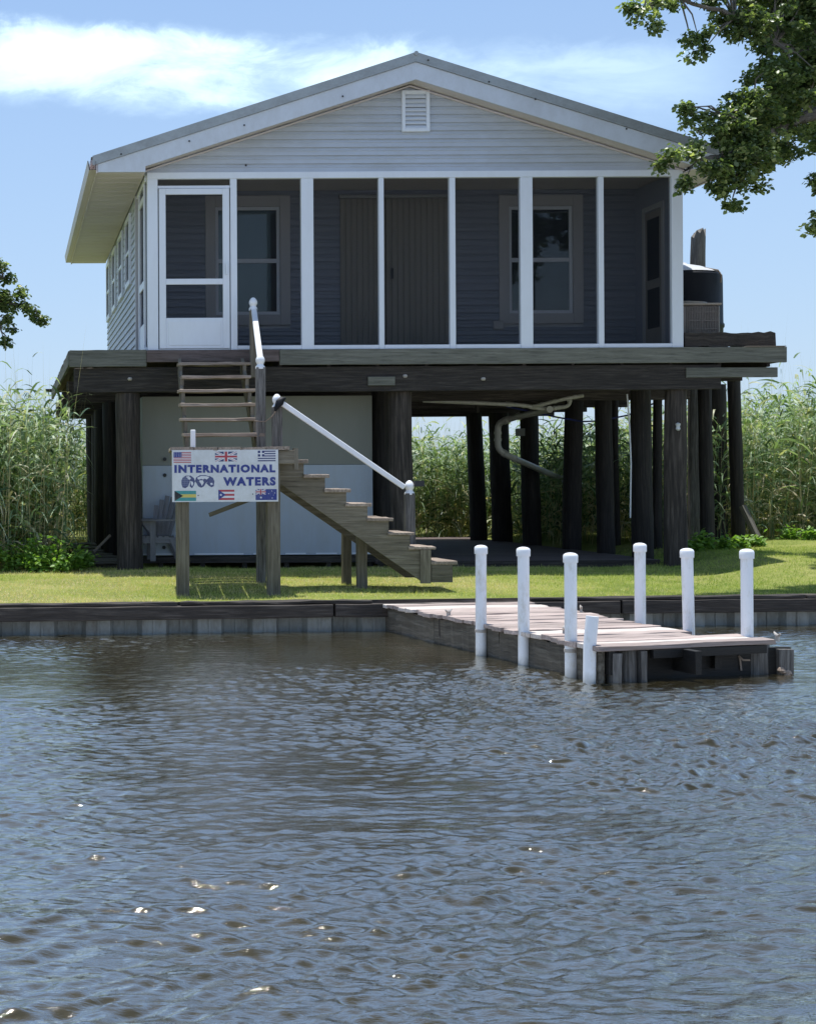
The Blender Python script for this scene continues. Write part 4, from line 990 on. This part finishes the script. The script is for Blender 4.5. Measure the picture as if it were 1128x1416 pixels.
    m = MB(); p = at(1026, 918, 11.40)
    m.tube([p+Vector((-.03, 0, .06)), p+Vector((0, -.01, .03)), p+Vector((.05, -.01, .03))], .008, 6); m.tube([p+Vector((-.02, 0, .05)), p+Vector((-.01, 0, -.05))], .007, 6); m.build('rope_end', M['tread'], t)
    m = MB(); p = at(1086, 933, 11.40)
    for k in range(5): m.lathe(p+Vector((random.uniform(-.04, .05), 0, random.uniform(-.05, .03))), [(.01, 0), (.03, .012), (.02, .03), (.005, .04)], 7)
    m.build('oyster_shell', M['tread'], t)
dock()
def pipes():
    grp = 'white pipe mooring posts around the dock'
    L = [(664.5, 12.72, -.555, 1, .003, 'scuffed white mooring post with strap, leftmost of all around the dock', 1),
         (723.5, 12.05, -.543, 1, 0, 'white capped mooring post, second from the left, without a strap', 0),
         (788.5, 11.30, -.554, 1, 0, 'white mooring post with grey strap beside the short uncapped pipe', 1),
         (814.5, 10.98, -.99, 0, .02, 'short white uncapped pipe standing in the water at the near dock corner', 0),
         (884.5, 12.75, -.545, 1, 0, 'white mooring post on the far side of the dock, left one of the far three', 0),
         (951.5, 12.05, -.560, 1, -.012, 'white mooring post on the far side of the dock, middle one of the far three', 0),
         (1032.0, 11.60, -.547, 1, 0, 'white mooring post at the far end corner of the dock, rightmost of all', 0)]
    for px, D, zt, cap, lean, lab, band in L:
        x = at(px, 800, D).x; r_ = .0445
        t = thing('mooring_post', (x, D, ZW), lab, 'mooring post', grp)
        m = MB(); m.tube([(x-lean, D, -2.4), (x, D, -1.2), (x+lean, D, zt-(.02 if cap else 0))], r_, 20, rr=.5); m.build('pipe', M['pvc_post'], t, smooth=True)
        if cap:
            m = MB(); m.lathe((x+lean, D, zt-.065), [(.0525, 0), (.0535, .003), (.0535, .050), (.048, .062), (.032, .071), (.012, .075)], 22); m.build('cap', M['pvc'], t, smooth=True)
        if band:
            m = MB(); m.lathe((x, D, -1.275 if D > 12 else -1.285), [(.048, 0), (.050, .003), (.050, .022), (.048, .025)], 18); m.build('strap', M['rust'], t)
pipes()

# ------------------------------------------------------------------ vegetation
def blades(P, d, ln, wd, bend, nseg, rnd, out):
    """P base (n,3); d unit dir (n,3); gravity-bent tapering ribbons"""
    n = len(P); up = np.array([0, 0, 1.0]); s = np.cross(d, up+rng.normal(0, .6, (n, 3))); s /= np.linalg.norm(s, axis=1)[:, None]+1e-9
    rows = []
    for k in range(nseg+1):
        t = k/nseg; c = P+d*(ln*t)[:, None]; c = c+np.c_[np.zeros(n), np.zeros(n), -bend*ln*t*t]
        w = wd*(1-t**1.6)*(.55+.45*min(1, t*4)); rows.append(np.stack([c-s*w[:, None]/2, c+s*w[:, None]/2], 1))
    V = np.stack(rows, 1).reshape(n, (nseg+1)*2, 3)
    q = np.array([(2*k, 2*k+1, 2*k+3, 2*k+2) for k in range(nseg)])
    F = (np.arange(n)*(nseg+1)*2)[:, None, None]+q[None]
    out.append((V.reshape(-1, 3), F.reshape(-1, 4), np.repeat(rnd, nseg)))
def merge(out):
    V, F, Rr = [], [], []; b = 0
    for v, f, r_ in out: V.append(v); F.append(f+b); Rr.append(r_); b += len(v)
    return np.concatenate(V), np.concatenate(F), np.concatenate(Rr)
def reed_bed(x0, x1, y0, y1, dens, hgt, label, edge=None, plume=.14, nleaf=8):
    n = int((x1-x0)*(y1-y0)*dens); x = rng.uniform(x0, x1, n); y = y0+(y1-y0)*rng.uniform(0, 1, n)**1.25
    if edge is not None: k = edge(x, y); x, y = x[k], y[k]; n = len(x)
    z = np.where(y > 26, -1.1, gz(x, y))
    patch = .5+.5*np.sin(x*2.1+1.3*np.sin(y*1.7))*np.cos(y*1.9+x)
    H_ = hgt(x, y)*(.76+.20*patch+rng.normal(0, .10, n)); lean = rng.normal(0, .085, (n, 2)); out = []
    base = np.stack([x, y, z], 1); d = np.c_[lean+np.array([.04, 0]), np.ones(n)]; d /= np.linalg.norm(d, axis=1)[:, None]
    cr = np.clip(rng.normal(.42, .22, n)+.25*(patch-.5), 0, .8)
    blades(base, d, H_, np.full(n, .011), np.zeros(n), 3, np.where(rng.random(n) < .5, .93, .5), out)
    for k in range(nleaf):
        t = np.clip((k+1.2+rng.uniform(-.5, .5, n))/(nleaf+.8), .10, 1.0); P = base+d*(H_*t)[:, None]
        a = rng.uniform(0, 6.283, n); e = rng.uniform(.40, 1.25, n); dd = np.c_[np.cos(a), np.sin(a), np.tan(e)*.9]; dd /= np.linalg.norm(dd, axis=1)[:, None]
        ln = rng.uniform(.28, .74, n)*(1.05-.35*t); r_ = np.clip(cr+rng.normal(0, .13, n)+(t-.5)*.35, 0, .86); dead = (rng.random(n) < (.50-.75*t)); r_ = np.where(dead, rng.uniform(.85, 1, n), r_)
        blades(P, dd, ln, rng.uniform(.022, .052, n), rng.uniform(.35, 1.25, n), 4, r_, out)
    k = rng.random(n) < plume; Pp = base[k]; dp = d[k]+np.c_[rng.normal(-.05, .05, (k.sum(), 2)), np.zeros(k.sum())]
    blades(Pp+dp*0, dp/np.linalg.norm(dp, axis=1)[:, None], H_[k]*rng.uniform(1.12, 1.42, k.sum()), np.full(k.sum(), .0075), np.zeros(k.sum()), 4, np.full(k.sum(), .9), out)
    V, F, Rr = merge(out); o = np_mesh('reeds', V, F, M['reed'], Rr); tag(o, label, 'reeds', kind='stuff'); return o
reed_bed(-5.5, 1.0, 19.35, 24.5, 110, lambda x, y: 2.34+0*x, 'tall green reed bed left of the house', edge=lambda x, y: (x < .62+.10*np.sin(y*3)) & (y > 19.35+.12*np.sin(x*5)))
reed_bed(-2, 13, 28.15, 31.5, 85, lambda x, y: 2.20+.12*np.sin(x*1.3), 'reed bed behind the house seen between the pilings')
reed_bed(8.7, 16, 22.4, 28.1, 88, lambda x, y: 1.95+.50*sstep((x-10.5)/1.6)+0*y, 'tall green reed bed right of the house', edge=lambda x, y: (y > 22.4+.15*np.sin(x*4)) & (x > 8.75+.12*np.sin(y*4)+.85*(y < 23.4)))
reed_bed(-60, 90, 33, 60, 1.2, lambda x, y: 2.2+0*x, 'far marsh reeds beyond the house', nleaf=6)

def lawn():
    n = 230000; x = rng.uniform(-2.5, 13, n); y = bulk_y(x)+.06+rng.uniform(0, 1, n)*(6.9-.0*x)
    under = (x > .95) & (x < 8.5) & (y > 19.72); weed = (y > 19.4) & (x < 1.0)
    sparse = np.clip(.5+.5*np.sin(x*1.1+.6*np.sin(y*2.3)+2.2)*np.cos(y*1.25+.4*x), 0, 1)
    bare = (x > 8.6) & (y > 20.6) & (y < 22.4); bl = (x < .9) & (np.abs(y-17.0-.4*np.sin(x*2)) < .75)
    dk = (y < bulk_y(x)+.75) & (x > 3.45) & (x < 5.15)
    keep = ~under & ~dk & (y < 22.4) & ~(bare & (rng.random(n) < .75)) & ~(bl & (rng.random(n) < .45)); x, y, sparse = x[keep], y[keep], sparse[keep]; n = len(x)
    z = gz(x, y)-.004; a = rng.uniform(0, 6.283, n); e = rng.uniform(.5, 1.5, n); d = np.c_[np.cos(a)*np.cos(e), np.sin(a)*np.cos(e), np.sin(e)]
    lush = sstep((x-4.2)/4.5); dry = .30*(1-lush)*sparse+.12*np.exp(-((y-bulk_y(x))/.5)**2)+.25*((x < 1.4) & (y < 18.2))*sparse+.35*bl[keep]+.25*np.exp(-((x-4.9)/.5)**2-((y-17.2)/.8)**2)
    nz = .5+.25*np.sin(x*7.3+2*np.sin(y*5.1))+.25*np.cos(y*8.7+x*3.1)
    r_ = np.clip(.60-.17*lush+dry+.34*(nz-.5)+.10*np.sin(x*.9+y*1.7)+rng.normal(0, .13, n), 0, 1)
    tuft = .5+.5*np.sin(x*9.1+3*np.sin(y*6.3))*np.cos(y*11.0+2*np.sin(x*4.7))
    out = []; blades(np.stack([x, y, z], 1), d, rng.uniform(.025, .062, n)*(.75+.65*tuft), rng.uniform(.006, .011, n), rng.uniform(0, .5, n), 1, r_, out)
    k = 9000; x = rng.uniform(-2.5, 12.5, k); x = x[((x < 3.4) | (x > 5.2)) & (np.sin(x*5.3)+np.sin(x*2.1+1) > rng.uniform(-1.6, 1.6, k))]; k = len(x)   # ragged edge over the cap
    y = bulk_y(x)+rng.uniform(.05, .14, k); d = np.c_[rng.normal(0, .5, k), rng.uniform(-1.1, .1, k), np.ones(k)*.9]; d /= np.linalg.norm(d, axis=1)[:, None]
    blades(np.stack([x, y, gz(x, y)], 1), d, rng.uniform(.06, .13, k), rng.uniform(.006, .010, k), rng.uniform(.2, .8, k), 1, np.clip(rng.normal(.55, .2, k), 0, 1), out)
    V, F, Rr = merge(out); o = np_mesh('lawn_grass', V, F, M['grass'], Rr); tag(o, 'short sunlit lawn grass between the bulkhead and the house', 'grass', kind='stuff')
lawn()

def leaves(P, nrm_up, size, rnd, hang=.5, wid=.72):
    """folded diamond leaves (2 tris as one quad pair)"""
    n = len(P); a = rng.uniform(0, 6.283, n); d = np.c_[np.cos(a), np.sin(a), rng.normal(-hang, .45, n)]; d /= np.linalg.norm(d, axis=1)[:, None]
    u = np.c_[rng.normal(0, .55, (n, 2)), np.ones(n)*nrm_up]; s = np.cross(d, u); s /= np.linalg.norm(s, axis=1)[:, None]; up = np.cross(s, d)
    sz = size[:, None]; v0 = P; v2 = P+d*sz; c = P+d*sz*.48; f = up*sz*.10
    v1 = c-s*sz*wid/2+f; v3 = c+s*sz*wid/2+f
    m1 = P+d*sz*.80-s*sz*wid*.30+f*.6; m3 = P+d*sz*.80+s*sz*wid*.30+f*.6
    V = np.stack([v0, v1, m1, v2, m3, v3], 1).reshape(-1, 3); b = np.arange(n)[:, None]*6
    F = np.concatenate([b+np.array([[0, 1, 2, 3]]), b+np.array([[0, 3, 4, 5]])], 1).reshape(-1, 4)
    return V, F, np.repeat(rnd, 2)
def crown(name, clusters, mat, parent, lsize=.065, per=34, clump=.11, dens=1.0):
    """clusters: (centre, radius); foliage gathers in small clumps inside each"""
    Ps, Rs = [], []; cl = []
    for c, r_ in clusters:
        nc = max(3, int(dens*62*r_**2.3/ .16)); q = rng.normal(0, 1, (nc, 3)); q /= np.linalg.norm(q, axis=1)[:, None]; q *= (rng.uniform(0, 1, nc)**.45)[:, None]*r_*np.array([1, 1, .85])
        for cc in np.array(c)+q:
            k = rng.poisson(per); g = clump*rng.uniform(.6, 1.35); w_ = rng.normal(0, 1, (k, 3)); w_ /= np.linalg.norm(w_, axis=1)[:, None]; p = cc+w_*(rng.uniform(0, 1, k)**.5)[:, None]*g*np.array([1.0, 1.0, .8]); Ps.append(p)
            Rs.append(np.clip(rng.normal(.42, .12)+rng.normal(0, .17, k), 0, 1)); cl.append(cc)
    P = np.concatenate(Ps); r_ = np.concatenate(Rs); V, F, Rr = leaves(P, .9, rng.uniform(.5, 1.3, len(P))*lsize, r_)
    return np_mesh(name, V, F, mat, Rr, parent), cl
def limb(pts, r0, r1, parent, name='limb', seg=8):
    P = [Vector(p) for p in pts]; Q = []
    for i in range(len(P)-1):
        for k in range(4): Q.append(P[i].lerp(P[i+1], k/4)+Vector((random.uniform(-1, 1), random.uniform(-1, 1), random.uniform(-1, 1)))*(.03*(k > 0)))
    Q.append(P[-1]); n = len(Q); m = MB(); m.tube(Q, [r0+(r1-r0)*i/(n-1) for i in range(n)], seg, rough=.06); return m.build(name, M['bark'], parent, smooth=True)
def twigs(cl, hubs, parent, r_=.006):
    m = MB()
    for c in cl:
        if random.random() > .33: continue
        h = min(hubs, key=lambda q: (Vector(q)-Vector(c)).length); h = Vector(h); c = Vector(c); mid = h.lerp(c, .5)+Vector((random.uniform(-.08, .08), random.uniform(-.08, .08), .05)); m.tube([h, mid, c], [r_*2, r_*1.4, r_*.6], 5)
    m.build('twigs', M['bark'], parent)
def right_tree():
    base = (11.6, 18.2, float(gz(11.6, 18.2)))
    t = thing('overhanging_tree', base, 'leafy tree reaching in from the right over the roof corner and the lawn', 'tree')
    m = MB(); m.log((base[0], base[1], base[2]-.1), (11.2, 17.9, 3.2), .26, .17, n=10, bow=.08); m.build('trunk', M['bark'], t, smooth=True)
    C = []
    def a(px, py, D, rp): p = at(px, py, D); C.append(((p.x, p.y, p.z), rp*D/FPX))
    for px, py, D, rp in ((1100, 20, 17.4, 46), (1060, 40, 17.0, 40), (1118, 90, 17.3, 48), (1062, 105, 17.0, 38), (1090, 150, 17.2, 44), (1035, 150, 16.8, 36),
                          (1040, 190, 16.9, 38), (1085, 205, 17.3, 26), (1000, 175, 16.7, 34), (962, 165, 16.6, 18), (948, 150, 16.6, 9), (1010, 215, 16.8, 32), (985, 240, 16.6, 26), (1015, 250, 16.7, 24), (1035, 215, 16.8, 34), (1000, 265, 16.6, 20), (1030, 165, 16.9, 40),
                          (1012, 280, 16.7, 15), (958, 210, 16.5, 18), (930, 214, 16.4, 10), (912, 228, 16.4, 9), (950, 250, 16.5, 12), (1048, 230, 16.9, 16), (1045, 255, 16.9, 10),
                          (1000, 20, 17.0, 18), (985, 5, 17.0, 16), (1022, 15, 17.0, 20), (975, 45, 16.9, 12), (958, 52, 16.8, 10), (968, 72, 16.9, 9), (1010, 45, 17.0, 12),
                          (930, 5, 16.9, 12), (905, 2, 16.9, 10), (885, 18, 16.8, 11), (908, 35, 16.8, 8), (872, 5, 16.8, 7), (955, -15, 16.9, 22),
                          (1128, 247, 17.5, 8), (1128, 320, 17.5, 12), (1134, 300, 17.5, 12), (1150, 260, 17.6, 26), (1160, 320, 17.7, 24),
                          (1060, -30, 17.4, 60), (980, -40, 17.2, 35), (1180, 60, 17.8, 90), (1200, 170, 17.8, 80), (1160, -60, 17.8, 90)): a(px, py, D, rp)
    for p, r_ in (((10.9, 17.6, 5.2), .9), ((12.0, 18.6, 5.0), 1.0), ((11.4, 17.0, 4.4), .8), ((10.0, 18.6, 5.8), .8), ((12.6, 17.4, 4.2), .9), ((11.0, 19.2, 4.6), .8), ((10.2, 19.6, 4.9), .6)): C.append((p, r_))
    o, cl = crown('crown', C, M['leaf'], t, .060, 56, .105, 1.08)
    J = [at(1150, 150, 17.7), at(1115, 160, 17.4), at(1088, 172, 17.3), at(1062, 183, 17.1), at(1030, 196, 16.9), at(1002, 212, 16.75), at(965, 220, 16.6), at(925, 217, 16.45)]
    limb([(11.22, 17.95, 2.6), at(1190, 175, 17.8)]+J, .10, .012, t)
    limb([at(1190, 150, 17.8), at(1130, 90, 17.5), at(1070, 60, 17.1), at(1015, 25, 17.0), at(940, -2, 16.9), at(890, 12, 16.8)], .06, .008, t)
    limb([at(1088, 172, 17.3), at(1040, 140, 16.9), at(1000, 160, 16.7), at(955, 158, 16.6)], .03, .006, t)
    limb([at(1030, 196, 16.9), at(1020, 235, 16.75), at(1012, 275, 16.7)], .025, .006, t)
    limb([(11.2, 17.9, 3.1), (11.1, 17.8, 4.4), (10.7, 17.7, 5.6)], .15, .05, t); limb([(11.2, 17.9, 2.9), (11.8, 18.4, 4.2), (12.1, 18.7, 5.2)], .11, .04, t)
    limb([at(1190, 175, 17.8), at(1165, 260, 17.7), at(1132, 305, 17.5)], .03, .006, t)
    hubs = [tuple(p) for p in J]+[tuple(at(*q)) for q in ((1130, 90, 17.5), (1070, 60, 17.1), (1015, 25, 17.0), (940, -2, 16.9), (890, 12, 16.8), (1040, 140, 16.9), (1000, 160, 16.7), (1020, 235, 16.75), (1165, 260, 17.7))]
    twigs(cl, hubs, t)
right_tree()
def left_tree():
    base = (-3.2, 21.0, float(gz(-3.2, 21.0)))
    t = thing('roadside_tree', base, 'leafy tree left of the picture with one branch reaching into the sky', 'tree'); t.name = 'branching_tree'
    m = MB(); m.log((base[0], base[1], base[2]-.1), (-3.0, 20.9, 3.0), .22, .14, n=10, bow=.06); m.build('trunk', M['bark'], t, smooth=True)
    C = []
    for px, py, rp in ((0, 360, 14), (8, 385, 10), (5, 410, 20), (18, 425, 15), (35, 428, 12), (50, 436, 10), (60, 446, 6), (28, 408, 10), (8, 450, 14), (10, 472, 9), (-25, 400, 36), (-60, 380, 50), (-50, 440, 34), (-110, 350, 70), (-160, 390, 70)):
        p = at(px, py, 20.4); C.append(((p.x, p.y, p.z), rp*20.4/FPX))
    for p, r_ in (((-3.1, 20.9, 4.3), 1.1), ((-4.2, 21.4, 3.6), 1.0), ((-2.6, 21.6, 3.7), .9), ((-3.6, 20.2, 3.2), .8)): C.append((p, r_))
    o, cl = crown('crown', C, M['leaf'], t, .060, 48, .095, 1.05)
    J = [(-3.0, 20.9, 2.2), tuple(at(-120, 400, 20.5)), tuple(at(-40, 410, 20.4)), tuple(at(10, 418, 20.4)), tuple(at(52, 438, 20.4))]
    limb(J, .07, .008, t); limb([J[2], at(5, 385, 20.4), at(0, 362, 20.4)], .02, .006, t); limb([J[2], at(0, 445, 20.4), at(10, 470, 20.4)], .02, .006, t); limb([(-3.0, 20.9, 2.9), (-3.1, 20.9, 4.2)], .12, .05, t)
    twigs(cl, J[1:]+[tuple(at(5, 385, 20.4)), tuple(at(0, 445, 20.4))], t)
left_tree()
def weeds():
    grp = 'leafy weeds at the foot of the reeds'
    spots = [(12, 19.35, .38), (40, 19.25, .30), (70, 19.3, .42), (98, 19.2, .27), (-10, 19.3, .36), (115, 19.5, .22), (55, 19.1, .20), (85, 19.05, .18),
             (975, 20.6, .24), (1000, 20.7, .11), (1022, 20.9, .12), (1045, 21.1, .10), (1118, 21.9, .12), (1090, 22.1, .11), (958, 20.5, .10)]
    ordn = ['leftmost', 'second from the left', 'third from the left', 'fourth from the left', 'fifth from the left', 'sixth from the left', 'seventh from the left', 'rightmost']
    LS = sorted(s[0] for s in spots if s[0] < 500); RS = sorted(s[0] for s in spots if s[0] >= 500)
    for i, (px, D, hh) in enumerate(spots):
        x = (px-PX0)*D/FPX; z = float(gz(x, D)); side = 'left of the house' if px < 500 else 'right of the pilings'
        t = thing('weed', (x, D, z), ('tall' if hh > .28 else 'low')+' green leafy weed, '+(ordn[-1] if px == max(LS if px < 500 else RS) else ordn[(LS if px < 500 else RS).index(px)])+' of those '+side, 'weed', grp)
        ns = 7; m = MB(); P = []
        for k in range(ns):
            a = random.uniform(0, 6.28); q = random.uniform(.1, .55)*hh; tip = Vector((x+math.cos(a)*q*1.2, D+math.sin(a)*q*.8, z+hh*random.uniform(.55, 1.05))); b = Vector((x+math.cos(a)*.03, D+math.sin(a)*.03, z-.02))
            m.tube([b, b.lerp(tip, .5)+Vector((0, 0, .05)), tip], [.005, .004, .002], 5)
            for _ in range(34):
                u = random.uniform(.25, 1.02); P.append(b.lerp(tip, u)+Vector([random.gauss(0, .045) for _ in range(3)]))
        m.build('stems', M['weed'], t)
        P = np.array([tuple(p) for p in P]); V, F, Rr = leaves(P, 1.0, rng.uniform(.05, .095, len(P)), np.clip(rng.normal(.5, .2, len(P)), 0, 1), .1, .6); np_mesh('foliage', V, F, M['weed'], Rr, t)
weeds()
